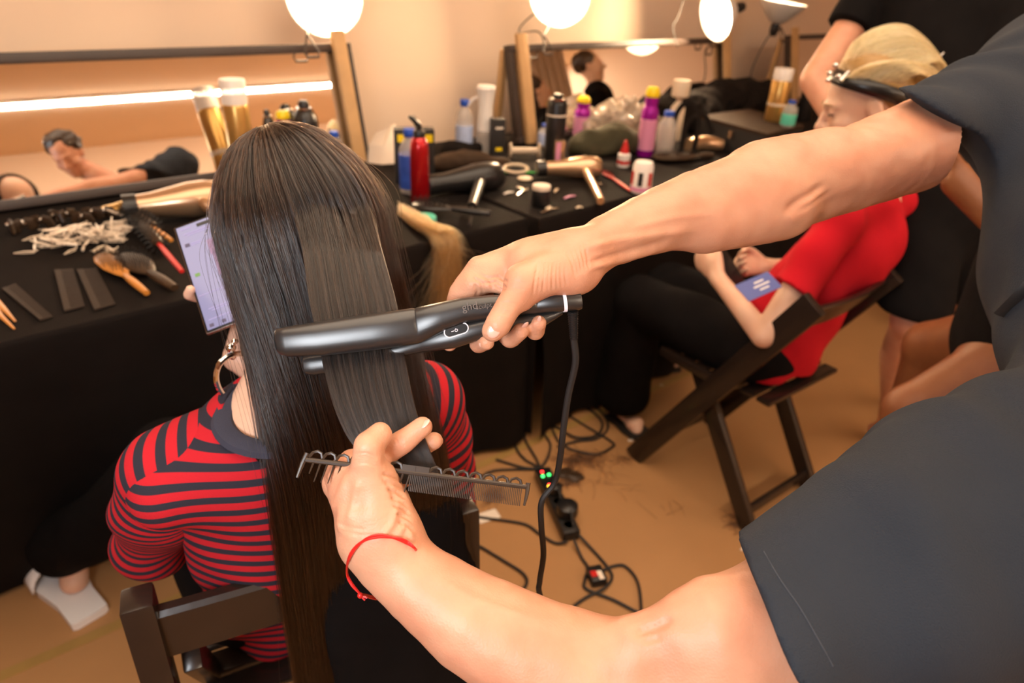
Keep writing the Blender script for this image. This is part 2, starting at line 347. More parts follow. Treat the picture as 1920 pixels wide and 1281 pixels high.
# ------------------------------------------------------------------ the room
ZT = 0.82
AL = math.radians(48); tu = np.array([math.sin(AL), math.cos(AL), 0]); tn = np.array([-tu[1], tu[0], 0]); tz = np.array([0, 0, 1.0])
TB0 = onz(350, 560, ZT) * np.array([1, 1, 0])
def TB(u, n, z): return TB0 + u * tu + n * tn + np.array([0, 0, z])
def un(p): q = np.asarray(p) - TB0; return float(q @ tu), float(q @ tn), float(p[2])
def tab(px, py, z=ZT): return onz(px, py, z)                      # point on the table top under a pixel
RT = np.stack([tu, tn, tz], 1)
ANG = math.atan2(tu[1], tu[0])
UJ = un(onz(1000, 415, ZT))[0]
NW, ZC = 1.22, 2.75
def slab(name, c, d, m): o = MB().box(c, d, RT).build(name, m, None, False); o['kind'] = 'structure'; return o
slab('floor', TB(1, -2.15, -0.05), (12.2, 7.0, 0.1), 'floor')
fa, fb = onz(-400, 1437, 0), onz(205, 1172, 0); fd_ = (fb - fa) / np.linalg.norm(fb - fa); fn2 = np.array([fd_[1], -fd_[0], 0]); fn2 = fn2 if fn2[1] < 0 else -fn2
MB().box((fa + fb) / 2 + fd_ * 1.5 + fn2 * 0.012 + tz * 0.0008, (6.0, 0.03, 0.0016), np.stack([fd_, np.cross(tz, fd_), tz], 1)).build('floor_tape', mat('yellowed_tape', (0.34, 0.20, 0.06), 0.45, noise=0.2, nscale=12), bpy.data.objects['floor'], False)
slab('ceiling', TB(1, -2.15, ZC + 0.05), (12.2, 7.0, 0.1), 'ceil')
slab('wall_back', TB(1, NW + 0.05, ZC / 2), (12.2, 0.1, ZC), 'wall')
slab('wall_front', TB(1, -5.6, ZC / 2), (12.2, 0.1, ZC), 'wall')
slab('wall_left', TB(-5.05, -2.15, ZC / 2), (0.1, 7.0, ZC), 'wall')
slab('wall_right', TB(7.05, -2.15, ZC / 2), (0.1, 7.0, ZC), 'wall')
# ------------------------------------------------------------------ tables under black cloths
def draped_table(u0, u1, n0, n1, label, ph, tuck=False):
    t = thing('draped_table', label, 'table', TB((u0 + u1) / 2, (n0 + n1) / 2, 0), 0)
    MB().box(TB((u0 + u1) / 2, (n0 + n1) / 2, ZT - 0.022), (u1 - u0 - 0.02, n1 - n0 - 0.02, 0.03), RT).build('tabletop', 'brown_dark', t, False)
    for uu in (u0 + 0.12, u1 - 0.12):
        for nn in (n0 + 0.45, n1 - 0.12): MB().tube([TB(uu, nn, 0), TB(uu, nn, ZT - 0.03)], 0.016, 8).build('leg', 'steel', t)
    # the cloth: a closed loop of folds round the sides and a flat top
    per = []; st = 0.02
    for a, b in (((u0, n0), (u1, n0)), ((u1, n0), (u1, n1)), ((u1, n1), (u0, n1)), ((u0, n1), (u0, n0))):
        k = max(2, int(math.hypot(b[0] - a[0], b[1] - a[1]) / st))
        for i in range(k): per.append((a[0] + (b[0] - a[0]) * i / k, a[1] + (b[1] - a[1]) * i / k, np.array([b[1] - a[1], -(b[0] - a[0])]) / math.hypot(b[0] - a[0], b[1] - a[1])))
    hs = [ZT, ZT - 0.004, ZT - 0.012, ZT - 0.05, ZT - 0.14, ZT - 0.3, ZT - 0.5, 0.02]; outs = [0.0, 0.004, 0.007, 0.009, 0.012, 0.016, 0.022, 0.03]
    pts = np.zeros((len(hs), len(per) + 1, 3))
    for j in range(len(per) + 1):
        a, b, o = per[j % len(per)]; s = j * st
        w = math.sin(s * 17 + ph) * 0.5 + math.sin(s * 31 + 1.3 * ph + 2 * math.sin(s * 3)) * 0.35 + math.sin(s * 7.1 + ph) * 0.4
        for i, z in enumerate(hs):
            amp = 0.028 * min(1, max(0, (ZT - z - 0.012) / 0.5)); q = outs[i] + amp * (w + 0.9)
            if o[1] > 0.5: q = min(q, 0.02)
            if o[1] < -0.5 and tuck: q -= 0.33 * min(1, max(0, (0.45 - a) / 0.8)) * ((ZT - z) / ZT) ** 1.2
            pts[i, j] = TB(a + o[0] * q, b + o[1] * q, z)
    mb = MB().grid(pts[:, ::-1])
    nu, nn_ = 50, 16; top = np.zeros((nn_, nu, 3))
    for i in range(nn_):
        for j in range(nu):
            a = u0 + (u1 - u0) * j / (nu - 1); b = n0 + (n1 - n0) * i / (nn_ - 1); e = min(i, nn_ - 1 - i, j, nu - 1 - j)
            top[i, j] = TB(a, b, ZT + (0 if e == 0 else 0.0012 * math.sin(a * 9 + b * 5) * math.sin(b * 11)))
    mb.grid(top); mb.build('tablecloth', 'cloth_black', t, 60); return t
draped_table(-1.7, UJ, 0.0, 0.98, 'long black-draped table with combs and brushes laid out before a wide mirror', 0.3, True)
draped_table(UJ + 0.03, UJ + 3.6, -0.02, 0.98, 'black-draped table crowded with bottles, hair dryers and bags', 1.7)
# ------------------------------------------------------------------ leaning mirrors
LEAN = math.radians(14); mup = math.cos(LEAN) * tz + math.sin(LEAN) * tn; mno = np.cross(tu, mup)   # mno points to the room
if mno @ tn > 0: mno = -mno
RM = np.stack([tu, mup, np.cross(tu, mup)], 1)
def leaning_mirror(u0, u1, n0, z0, h, label, posts):
    t = thing('dressing_mirror', label, 'mirror', TB((u0 + u1) / 2, n0, z0), 0)
    O = TB(0, n0, z0); at = lambda u, s, o=0.0: O + u * tu + s * mup + o * mno
    uc = (u0 + u1) / 2; w = 0.028
    MB().box(at(uc, h / 2, 0.0), (u1 - u0 - 0.01, h - 0.01, 0.006), RM).build('mirror_glass', 'mirror', t, False)
    MB().box(at(uc, h / 2, -0.012), (u1 - u0, h, 0.012), RM).build('backing_board', 'black_frame', t, False)
    for a, b, s0, s1 in ((u0, u1, h - w, h), (u0, u1, 0, w), (u0, u0 + w, w, h - w), (u1 - w, u1, w, h - w)):
        MB().box(at((a + b) / 2, (s0 + s1) / 2, 0.008), (b - a, s1 - s0, 0.026), RM, 0.004).build('frame_rail', 'black_frame', t, 30)
    for u, wd in posts:
        p = MB().box(at(u, (h + 0.035) / 2, 0.034), (wd, h + 0.045, 0.022), RM, 0.002).build('easel_post', 'pine', t, 30)
        foot = at(u, 0, 0.034)
        MB().box(at(u + wd * 0.5 + 0.006, h * 0.5 - 0.01, 0.030), (0.007, h, 0.014), RM).build('black_channel', 'black_matte', p, False)
        a = at(u - wd * 0.8, h * 0.97, -0.03); b = TB(u - wd * 0.9, un(at(u, h, -0.03))[1] + 0.03, ZT + 0.003); ax = a - b
        MB().box((a + b) / 2, (0.035, 0.02, np.linalg.norm(ax)), basis(ax, tu), 0.002).build('back_leg', 'pine', t, 30)
    return at
b1 = un(onz(690, 300, ZT)); MH1 = 0.415
M1 = leaning_mirror(-1.35, b1[0], b1[1], ZT + 0.004, MH1, 'wide dark-framed mirror behind the combs, leaning on a pine post', [(b1[0] - 0.055, 0.05)])
b2 = un(onz(968, 272, ZT)); MH2 = 0.40
u2r = un(onz(1362, 208, ZT))[0]
def u_on(px, py, n0, z0, s):                                      # u of a mirror-plane point along a pixel ray
    O = TB(0, n0, z0); d = ray(px, py); nn = np.cross(tu, mup); t = ((O - C0) @ nn) / (d @ nn); return float((C0 + t * d - O) @ tu), float((C0 + t * d - O) @ mup), t
r2 = u_on(1358, 92, b2[1], ZT, 0)
M2 = leaning_mirror(b2[0], r2[0], b2[1], ZT + 0.004, MH2, 'dark-framed mirror between two pine posts above the hair products', [(b2[0] + 0.06, 0.055), (r2[0] - 0.03, 0.055)])
r3 = u_on(1475, 80, b2[1], ZT, 0)
M3 = leaning_mirror(r3[0], r3[0] + 0.9, b2[1], ZT + 0.004, MH2, 'mirror turned into shade beside the blonde woman, on a pine post', [(r3[0] + 0.035, 0.055)])
# ------------------------------------------------------------------ clamp lamps
def em(name, col, s):
    m = bpy.data.materials.new(name); m.use_nodes = True; b = m.node_tree.nodes['Principled BSDF']; b.inputs['Base Color'].default_value = (*col, 1)
    b.inputs['Emission Color'].default_value = (*col, 1); b.inputs['Emission Strength'].default_value = s; return m
M['bulb'] = em('lit_bulb', (1.0, 0.72, 0.44), 370.0)
M['dish'] = mat('spun_aluminium', (0.85, 0.80, 0.74), 0.38, metal=0.35)
M['led'] = em('led_diffuser', (1.0, 0.84, 0.64), 62.0)
def clamp_lamp(c, aim, r, label, clamp, cord):
    d = np.asarray(aim, float); d /= np.linalg.norm(d); R = basis(d); c = np.asarray(c)
    t = thing('clamp_lamp', label, 'lamp', c - d * 0.12, 0, 'clamp lamps above the mirrors')
    prof = [(0.028, -0.105), (0.034, -0.10), (0.050, -0.085), (r * 0.62, -0.060), (r * 0.86, -0.028), (r, 0.0), (r + 0.005, 0.002), (r + 0.004, -0.004), (r * 0.87, -0.034), (r * 0.63, -0.066), (0.052, -0.091), (0.03, -0.108)]
    MB().lathe(prof, c, 36, R).build('reflector', 'dish', t, 40)
    b = MB().lathe([(0.0, -0.004), (0.016, -0.008), (0.028, -0.022), (0.031, -0.038), (0.026, -0.055), (0.016, -0.075), (0.013, -0.1)], c, 18, R).build('bulb', 'bulb', t)
    MB().lathe([(0.022, -0.10), (0.024, -0.11), (0.024, -0.15), (0.020, -0.165), (0.008, -0.175)], c, 16, R).build('socket', 'black', t, 40)
    cl = np.asarray(clamp); s = c - d * 0.14
    mb = MB(); mb.tube(spline([s, (s + cl) / 2 + np.array([0, 0, -0.01]), cl + np.array([0, 0, 0.03])], 10), 0.004, 6)
    for q in (-1, 1):
        mb.tube([cl + tz * 0.03, cl + tu * 0.028 * q - tz * 0.035 + mno * 0.03, cl + tu * 0.02 * q - tz * 0.05 + mno * 0.035], 0.0035, 6)
    mb.tube([cl - tu * 0.022 - tz * 0.05 + mno * 0.035, cl + tu * 0.022 - tz * 0.05 + mno * 0.035], 0.005, 6)
    mb.build('spring_clamp', 'black_frame', t)
    if cord is not None: MB().tube(spline(cord, 30), 0.0032, 6).build('cord', 'black_matte', t)
    return t
def up_from(at, u, s, o): return at(u, s, o)
L1 = P(608, -6, 2.42); clamp_lamp(L1, C0 - L1 + np.array([-0.1, 0, -0.25]), 0.127, 'lit clamp lamp over the pine post of the wide mirror', M1(u_on(573, 98, b1[1], ZT, 0)[0], MH1, 0.03), None)
L2 = P(1050, -8, 2.95); clamp_lamp(L2, C0 - L2 + np.array([-0.15, 0, -0.75]), 0.125, 'lit clamp lamp tilted down over the middle mirror post', M2(u_on(1012, 98, b2[1], ZT, 0)[0], MH2, 0.03), [L2 + np.array([0, 0.13, 0]), P(985, 40, 3.1), P(975, 62, 3.1), P(1010, 60, 3.06), P(1025, 95, 3.05)])
L3 = P(1342, 28, 3.35); clamp_lamp(L3, np.array([-0.85, -0.38, -0.25]), 0.118, 'lit clamp lamp turned sideways on the far post of the second mirror', M2(u_on(1322, 95, b2[1], ZT, 0)[0], MH2, 0.03), [P(1290, -30, 3.4), P(1272, 30, 3.42), P(1262, 50, 3.42), P(1270, 88, 3.42)])
L4 = P(1468, 4, 3.75); clamp_lamp(L4, np.array([0.1, -0.05, 1.0]), 0.125, 'clamp lamp with its bowl turned up and its cord trailing to the table', P(1462, 62, 3.75), [L4 - tz * 0.17, P(1440, 70, 3.72), P(1412, 125, 3.75), P(1404, 170, 3.75)])
sc_ = thing('ceiling_light', 'long bright ceiling strip light seen in the wide mirror', 'ceiling light', TB(3.0, -3.95, ZC - 0.03), 0)
MB().box(TB(3.0, -3.95, ZC - 0.012), (7.4, 0.12, 0.024), RT).build('housing', 'white', sc_, False)
MB().box(TB(3.0, -3.95, ZC - 0.030), (7.36, 0.080, 0.014), RT, 0.003).build('diffuser', 'led', sc_, False)
# ------------------------------------------------------------------ people: shared builders
def nrm(v): v = np.asarray(v, float); return v / np.linalg.norm(v)
def vnoise(p, s, seed=0):                                          # cheap smooth noise
    p = np.asarray(p) * s + seed * 3.7
    return (np.sin(p[:, 0] * 1.3 + 1.7 * np.sin(p[:, 1] * 0.9 + seed)) + np.sin(p[:, 1] * 1.7 + 1.3 * np.sin(p[:, 2] * 1.1)) + np.sin(p[:, 2] * 1.5 + 1.9 * np.sin(p[:, 0] * 0.8 + 2 * seed))) / 3
def head_sdf(s, c, f, u, sc=1.0, eyes_open=True):
    f = nrm(f); u = nrm(u - f * (u @ f)); r = np.cross(f, u); R = np.stack([r, f, u], 1); at = lambda x, y, z: np.asarray(c) + sc * (x * r + y * f + z * u)
    s.ell(at(0, -0.012, 0.032), np.array([0.075, 0.096, 0.088]) * sc, R, 0.02)
    s.ell(at(0, 0.022, -0.032), np.array([0.060, 0.070, 0.082]) * sc, R, 0.03)
    s.cone(at(-0.045, 0.0, -0.055), at(0, 0.066, -0.098), 0.016 * sc, 0.015 * sc, 0.02); s.cone(at(0.045, 0.0, -0.055), at(0, 0.066, -0.098), 0.016 * sc, 0.015 * sc, 0.02)
    for q in (-1, 1):
        s.cone(at(0.012 * q, 0.090, 0.022), at(0.046 * q, 0.070, 0.020), 0.008 * sc, 0.007 * sc, 0.012)       # brow
        s.ell(at(0.031 * q, 0.098, 0.004), np.array([0.017, 0.014, 0.011]) * sc, R, 0.012, sub=True)           # socket
        s.ell(at(0.031 * q, 0.076, 0.004), np.array([0.0135, 0.0125, 0.0115]) * sc, R, 0.004)                   # lid / eyeball bulge
        s.ell(at(0.040 * q, 0.060, -0.030), np.array([0.020, 0.020, 0.018]) * sc, R, 0.02)                       # cheek
        s.ell(at(0.078 * q, -0.012, -0.006), np.array([0.008, 0.019, 0.032]) * sc, R @ rotz(0.35 * q), 0.006)    # ear
        s.ell(at(0.088 * q, -0.008, -0.004), np.array([0.006, 0.009, 0.016]) * sc, R, 0.004, sub=True)
        s.ell(at(0.011 * q, 0.098, -0.034), np.array([0.008, 0.009, 0.007]) * sc, R, 0.006)
    s.cone(at(0, 0.090, 0.010), at(0, 0.115, -0.030), 0.007 * sc, 0.0105 * sc, 0.012)
    s.cone(at(-0.018, 0.082, -0.060), at(0.018, 0.082, -0.060), 0.007 * sc, 0.007 * sc, 0.008); s.cone(at(0, 0.090, -0.059), at(0, 0.091, -0.061), 0.007 * sc, 0.007 * sc, 0.008)
    s.cone(at(-0.015, 0.083, -0.072), at(0.015, 0.083, -0.072), 0.008 * sc, 0.008 * sc, 0.008)
    s.cone(at(-0.022, 0.094, -0.066), at(0.022, 0.094, -0.066), 0.0022 * sc, 0.0022 * sc, 0.004, sub=True)
    return at
def fingers(s, wr, d, pn, th, sc=1.0, curl=0.5, k=0.006):          # wrist, pointing direction, palm normal (towards palm), thumb side
    d = nrm(d); pn = nrm(pn - d * (pn @ d)); th = np.cross(d, pn) * (1 if np.cross(d, pn) @ np.asarray(th) > 0 else -1)
    at = lambda a, b, c: np.asarray(wr) + sc * (a * d + b * th + c * pn)
    s.chain([at(-0.01, 0, 0), at(0.05, 0.004, 0), at(0.085, 0.0, 0)], [0.026 * sc, 0.038 * sc, 0.036 * sc], 0.015, (pn, 0.45))
    for b, L, q in ((0.030, 0.072, 0), (0.010, 0.080, 1), (-0.011, 0.074, 2), (-0.030, 0.058, 3)):
        p = at(0.085 + (0.004 if q in (1, 2) else -0.004), b, 0); pts = [p]; a = 0.15
        for seg in (0.45, 0.30, 0.25):
            a += curl * 0.75; p = p + sc * L * seg * (math.cos(a) * d + math.sin(a) * pn); pts.append(p)
        s.chain(pts, [0.0095 * sc, 0.0085 * sc, 0.0078 * sc, 0.0068 * sc], k)
    s.chain([at(0.015, 0.024, 0.006), at(0.045, 0.045, 0.014), at(0.072, 0.050, 0.022), at(0.095, 0.044, 0.030)], [0.015 * sc, 0.012 * sc, 0.0105 * sc, 0.0085 * sc], 0.012)
def limbs_leg(s, hip, kn, an, toe, g=1.0):
    hip, kn, an, toe = map(np.asarray, (hip, kn, an, toe)); back = nrm(np.array([0, 0, 1.0])) ; fd = nrm((toe - an) * np.array([1, 1, 0]))
    s.cone(hip, kn, 0.078 * g, 0.055 * g, 0.03)
    c = kn + (an - kn) * 0.3 - fd * 0.018; s.chain([kn, c, kn + (an - kn) * 0.7, an], [0.052 * g, 0.054 * g, 0.040 * g, 0.034 * g], 0.02)
    h = an - fd * 0.03 + np.array([0, 0, -0.035]); s.cone(an, h, 0.034 * g, 0.028, 0.02); s.cone(h, toe, 0.028, 0.016, 0.02, (np.array([0, 0, 1.0]), 0.75))
    sd = np.cross(fd, tz); s.cone(an + fd * 0.08 - tz * 0.055 + sd * 0.01, toe + sd * 0.012, 0.024, 0.014, 0.02); s.cone(an + fd * 0.08 - tz * 0.055 - sd * 0.014, toe - sd * 0.018 - fd * 0.02, 0.022, 0.013, 0.02)
# ------------------------------------------------------------------ folding chairs
def folding_chair(o, face, label, Zb=0.80, rail_h=0.085, upright=False):
    f = np.array([math.sin(face), math.cos(face), 0]); r = np.array([f[1], -f[0], 0]); R = np.stack([r, f, tz], 1); o = np.asarray(o) * np.array([1, 1, 0])
    at = lambda x, y, z: o + x * r + y * f + z * tz
    t = thing('folding_chair', label, 'chair', o, 0)
    def bar(a, b, w, th, name, par=t, bev=0.005, xax=r): return MB().box((a + b) / 2, (th, w, np.linalg.norm(b - a)), basis(b - a, xax), bev).build(name, 'black_paint', par, 40)
    if upright:
        for x in (-0.205, 0.205): bar(at(x, -0.31, 0.0), at(x, -0.245, Zb), 0.044, 0.036, 'back_post')
        for x in (-0.168, 0.168): bar(at(x, 0.235, 0.0), at(x, -0.235, 0.70), 0.040, 0.024, 'front_leg')
    else:
        for x in (-0.198, 0.198): bar(at(x, 0.235, 0.0), at(x, -0.25, Zb), 0.072, 0.026, 'front_leg')
        for x in (-0.168, 0.168): bar(at(x, 0.06, 0.44), at(x, -0.235, 0.0), 0.056, 0.026, 'rear_leg')
    bar(at(-0.17, -0.20, 0.055), at(0.17, -0.20, 0.055), 0.036, 0.018, 'stretcher', xax=f); bar(at(-0.19, 0.19, 0.09), at(0.19, 0.19, 0.09), 0.036, 0.018, 'stretcher', xax=f)
    # curved top rail
    n = 15; g = np.zeros((n, 5, 3)); sl = 0.485 / Zb; mb = MB(); rows = []
    for i in range(n):
        x = -0.187 + 0.374 * i / (n - 1); bow = (0.003 if upright else 0.02) * (1 - (x / 0.187) ** 2)
        sec = []
        for (yy, zz) in ((-0.011, 0), (0.011, 0), (0.011, rail_h - 0.006), (0.006, rail_h), (-0.006, rail_h), (-0.011, rail_h - 0.006)):
            z = Zb - 0.022 - rail_h + zz; y = -0.25 + (Zb - z) * (0.0 if upright else sl) + yy - bow; sec.append(at(x, y, z))
        rows.append(sec)
    vs = [p for s_ in rows for p in s_]; k = 6
    fs = [(i * k + j, i * k + (j + 1) % k, (i + 1) * k + (j + 1) % k, (i + 1) * k + j) for i in range(n - 1) for j in range(k)] + [tuple(range(k - 1, -1, -1)), tuple((n - 1) * k + j for j in range(k))]
    mb.add(vs, fs).build('top_rail', 'black_paint', t, 30)
    bar(at(-0.19, -0.035, 0.448), at(-0.19, 0.20, 0.448), 0.030, 0.02, 'seat_rail'); bar(at(0.19, -0.035, 0.448), at(0.19, 0.20, 0.448), 0.030, 0.02, 'seat_rail')
    for i in range(7): y = -0.17 + i * 0.056; bar(at(-0.178, y, 0.452), at(0.178, y, 0.452), 0.014, 0.046, 'seat_slat', xax=f)
    return t, at
# ------------------------------------------------------------------ the seated model with long dark hair
FA = math.radians(-27); mf = np.array([math.sin(FA), math.cos(FA), 0]); mr = np.array([mf[1], -mf[0], 0])
postL = onz(268, 1122, 0.835); chair_o = postL + mr * 0.198 + mf * 0.25
chair1, cat1 = folding_chair(chair_o, FA, 'black wooden folding chair under the woman in the striped top', 0.835, 0.075, True)
shL = P(312, 915, 0.785); shR = P(792, 752, 0.90); mid = (shL + shR) / 2; nb = P(535, 800, 0.81); hc = P(566, 458, 0.80)
pel = cat1(0, 0.0, 0.545)
model = thing('person', 'woman with very long straight dark hair and red striped top, sitting with her back turned', 'person', (pel[0], pel[1], 0))
hu = nrm(np.array([0, 0, 1.0]) + 0.25 * mf); hf = nrm(mf - 0.45 * tz + 0.05 * mr)
bs = SDF(); head_sdf(bs, hc, hf, hu)
bs.chain([hc - 0.05 * tz - 0.015 * mf, nb + mf * 0.015, nb - tz * 0.06 + mf * 0.02], [0.047, 0.048, 0.06], 0.03)
shLs0 = shL; shL = shL + mf * 0.03; elL = P(288, 1015, 0.965); wrL = pel + mf * 0.26 - mr * 0.10 + tz * 0.10
elR = shR + mf * 0.06 + mr * 0.05 - tz * 0.25; wrR = P(448, 668, 1.00)
ch = mid - tz * 0.13 + mf * 0.045; wa = (ch + pel) / 2 + mf * 0.02
bs.chain([mid - tz * 0.02 + mf * 0.02, ch, wa, pel], [0.10, 0.125, 0.112, 0.135], 0.05, (mf, 0.68))
bs.cone(mid, shL, 0.05, 0.043, 0.03); bs.cone(mid, shR, 0.05, 0.043, 0.03)
bs.chain([shL, elL, wrL], [0.043, 0.036, 0.025], 0.01); bs.chain([shR, elR, wrR], [0.043, 0.034, 0.023], 0.01)
fingers(bs, wrL, mf + 0.3 * mr, -tz, mr, 0.92, 0.4); 
hipL = pel - mr * 0.085; hipR = pel + mr * 0.085
slip = onz(150, 1115, 0.0); knL = hipL + mf * 0.40 - mr * 0.10 + tz * 0.02; anL = slip + np.array([0, 0, 0.085]) + mf * 0.03
knR = hipR + mf * 0.42 + mr * 0.03; anR = knR + mf * 0.06 - tz * 0.44; anR[2] = 0.085
limbs_leg(bs, hipL, knL, anL, slip + nrm(np.array([0.55, -1, 0])) * 0.0 + np.array([-0.02, 0.06, 0.03]) + mf * 0.10, 0.95); limbs_leg(bs, hipR, knR, anR, anR - tz * 0.06 + mf * 0.15, 0.95)
V, Q = bs.mesh(0.0062); np_mesh('body', V, Q, 'skin_fair', model)
# phone hand: thumb on the near edge of the phone
ph_tl = P(326, 432, 0.98); ph_bl = P(386, 627, 0.93); 
def stripes(name):
    m = bpy.data.materials.new(name); m.use_nodes = True; nt = m.node_tree; b = nt.nodes['Principled BSDF']; L = nt.links.new
    a = nt.nodes.new('ShaderNodeAttribute'); a.attribute_name = 'stripe'
    fr = nt.nodes.new('ShaderNodeMath'); fr.operation = 'FRACT'; L(a.outputs['Fac'], fr.inputs[0])
    r = nt.nodes.new('ShaderNodeValToRGB'); e = r.color_ramp.elements; e[0].position = 0.0; e[0].color = (0.43, 0.012, 0.020, 1); e[1].position = 0.53; e[1].color = (0.022, 0.020, 0.030, 1)
    x = e.new(0.50); x.color = (0.43, 0.012, 0.020, 1); x = e.new(0.97); x.color = (0.022, 0.020, 0.030, 1); x = e.new(1.0); x.color = (0.43, 0.012, 0.020, 1); L(fr.outputs[0], r.inputs['Fac'])
    L(r.outputs['Color'], b.inputs['Base Color']); b.inputs['Roughness'].default_value = 0.9; b.inputs['Specular IOR Level'].default_value = 0.2
    tc = nt.nodes.new('ShaderNodeTexCoord'); n = nt.nodes.new('ShaderNodeTexNoise'); n.inputs['Scale'].default_value = 900; L(tc.outputs['Object'], n.inputs['Vector'])
    bp = nt.nodes.new('ShaderNodeBump'); bp.inputs['Strength'].default_value = 0.4; bp.inputs['Distance'].default_value = 0.001; L(n.outputs['Fac'], bp.inputs['Height']); L(bp.outputs['Normal'], b.inputs['Normal']); return m
M['stripe'] = stripes('striped_jersey'); M['navy'] = mat('navy_rib', (0.030, 0.030, 0.048), 0.9, bump=0.4, bscale=700, noise=0.2)
M['pants'] = mat('black_trousers', (0.006, 0.005, 0.005), 0.95, bump=0.3, bscale=600, noise=0.3, spec=0.08)
def wr_fold(p):                                                    # folds running down the loose back and round the sleeves
    q = p - mid; x = q @ mr; z = q @ tz; s_ = np.clip((-z - 0.06) / 0.2, 0, 1)
    return 0.009 * s_ * np.sin(40 * x + 9 * np.sin(7 * z) + 16 * z) * (0.6 + 0.4 * np.sin(11 * x + 5 * z)) + 0.0028 * vnoise(p, 34, 2) + 0.003 * vnoise(p, 17, 5)
ss = SDF(); back = ch - mf * 0.0
ss.chain([mid + tz * 0.004 + mf * 0.012, mid - tz * 0.055 + mf * 0.022, ch - tz * 0.03, wa, pel - tz * 0.02], [0.090, 0.150, 0.160, 0.154, 0.172], 0.04, (mf, 0.66))
ss.cone(mid + tz * 0.012, shLs0 - tz * 0.010 + mf * 0.0, 0.046, 0.042, 0.04); ss.cone(mid + tz * 0.012, shR - tz * 0.008, 0.046, 0.042, 0.04)
ss.cone(shL, shL + 0.2 * (elL - shL), 0.040, 0.040, 0.03); ss.cone(shR, shR + 0.2 * (elR - shR), 0.040, 0.040, 0.03)
ss.cone(nb - tz * 0.004, nb + tz * 0.12, 0.062, 0.068, 0.004, sub=True); ss.cut(cat1(0, 0, 0.474), -tz)
V, Q = ss.mesh(0.005, wr_fold)
shirt = np_mesh('striped_top', V, Q, 'stripe', model, attrs={'stripe': lambda v: (v[:, 2] + 0.10 * (v - mid) @ mf + 0.0022 * vnoise(v, 30, 1)) / 0.0185})
def sleeve(sh, el, wr):
    s_ = SDF(); a0 = mid + tz * 0.016 + 0.30 * (sh - mid) + mf * 0.012; path = [a0, sh, sh + 0.5 * (el - sh), el, el + 0.5 * (wr - el), wr]; rad = [0.053, 0.0545, 0.055, 0.050, 0.044, 0.040]
    s_.chain(path, rad, 0.0, plane=(a0, nrm(sh - mid))); d = nrm(el - sh)
    V, Q = s_.mesh(0.0045, lambda p: 0.0055 * np.sin(58 * ((p - sh) @ d) + 6 * vnoise(p, 9, 1)) * np.clip(((p - sh) @ d) * 12, 0, 1) + 0.0035 * vnoise(p, 24, 3))
    oa = nrm(sh - mid); ob = -nrm(d - oa * (d @ oa)); cp = sh - ob * 0.062 - oa * 0.030; Rf = 0.085
    def st(v):                                                     # stripes fan about the armpit, then run down the arm
        x = (v - cp) @ oa; y = (v - cp) @ ob; ph = np.arctan2(x, np.maximum(y, 1e-4)); s1 = ph * Rf; s2 = math.pi / 2 * Rf - y
        return (np.where(y > 0.004, s1, s2) + 0.0015 * vnoise(v, 30, 2)) / 0.0165
    return np_mesh('sleeve', V, Q, 'stripe', shirt, attrs={'stripe': st})
sleeve(shL, elL, wrL); sleeve(shR, elR, wrR + 0.15 * (elR - wrR))
ring = []; cn = nb + tz * 0.016
axn = nrm(tz * 0.85 - mf * 0.1 + (nb - mid) * 0)
Rn = basis(nrm(tz - 0.25 * mf), mr)
MB().tube([cn + Rn @ np.array([0.066 * math.cos(a), 0.053 * math.sin(a), 0.004]) for a in np.linspace(0, 2 * math.pi, 40)], 0.013, 8, False, (nrm(tz), 0.6)).build('collar', 'navy', shirt)
ps = SDF(); ps.chain([pel - tz * 0.04 + mf * 0.02, pel - tz * 0.04 + mf * 0.06], [0.128, 0.128], 0.03, (mf, 0.8)); 
for hp, kn, an in ((hipL, knL, anL), (hipR, knR, anR)): ps.chain([hp, kn, kn + 0.5 * (an - kn), an + tz * 0.07], [0.10, 0.083, 0.085, 0.085], 0.03)
V, Q = ps.mesh(0.009, lambda p: 0.006 * vnoise(p, 22, 4)); np_mesh('trousers', V, Q, 'pants', model)
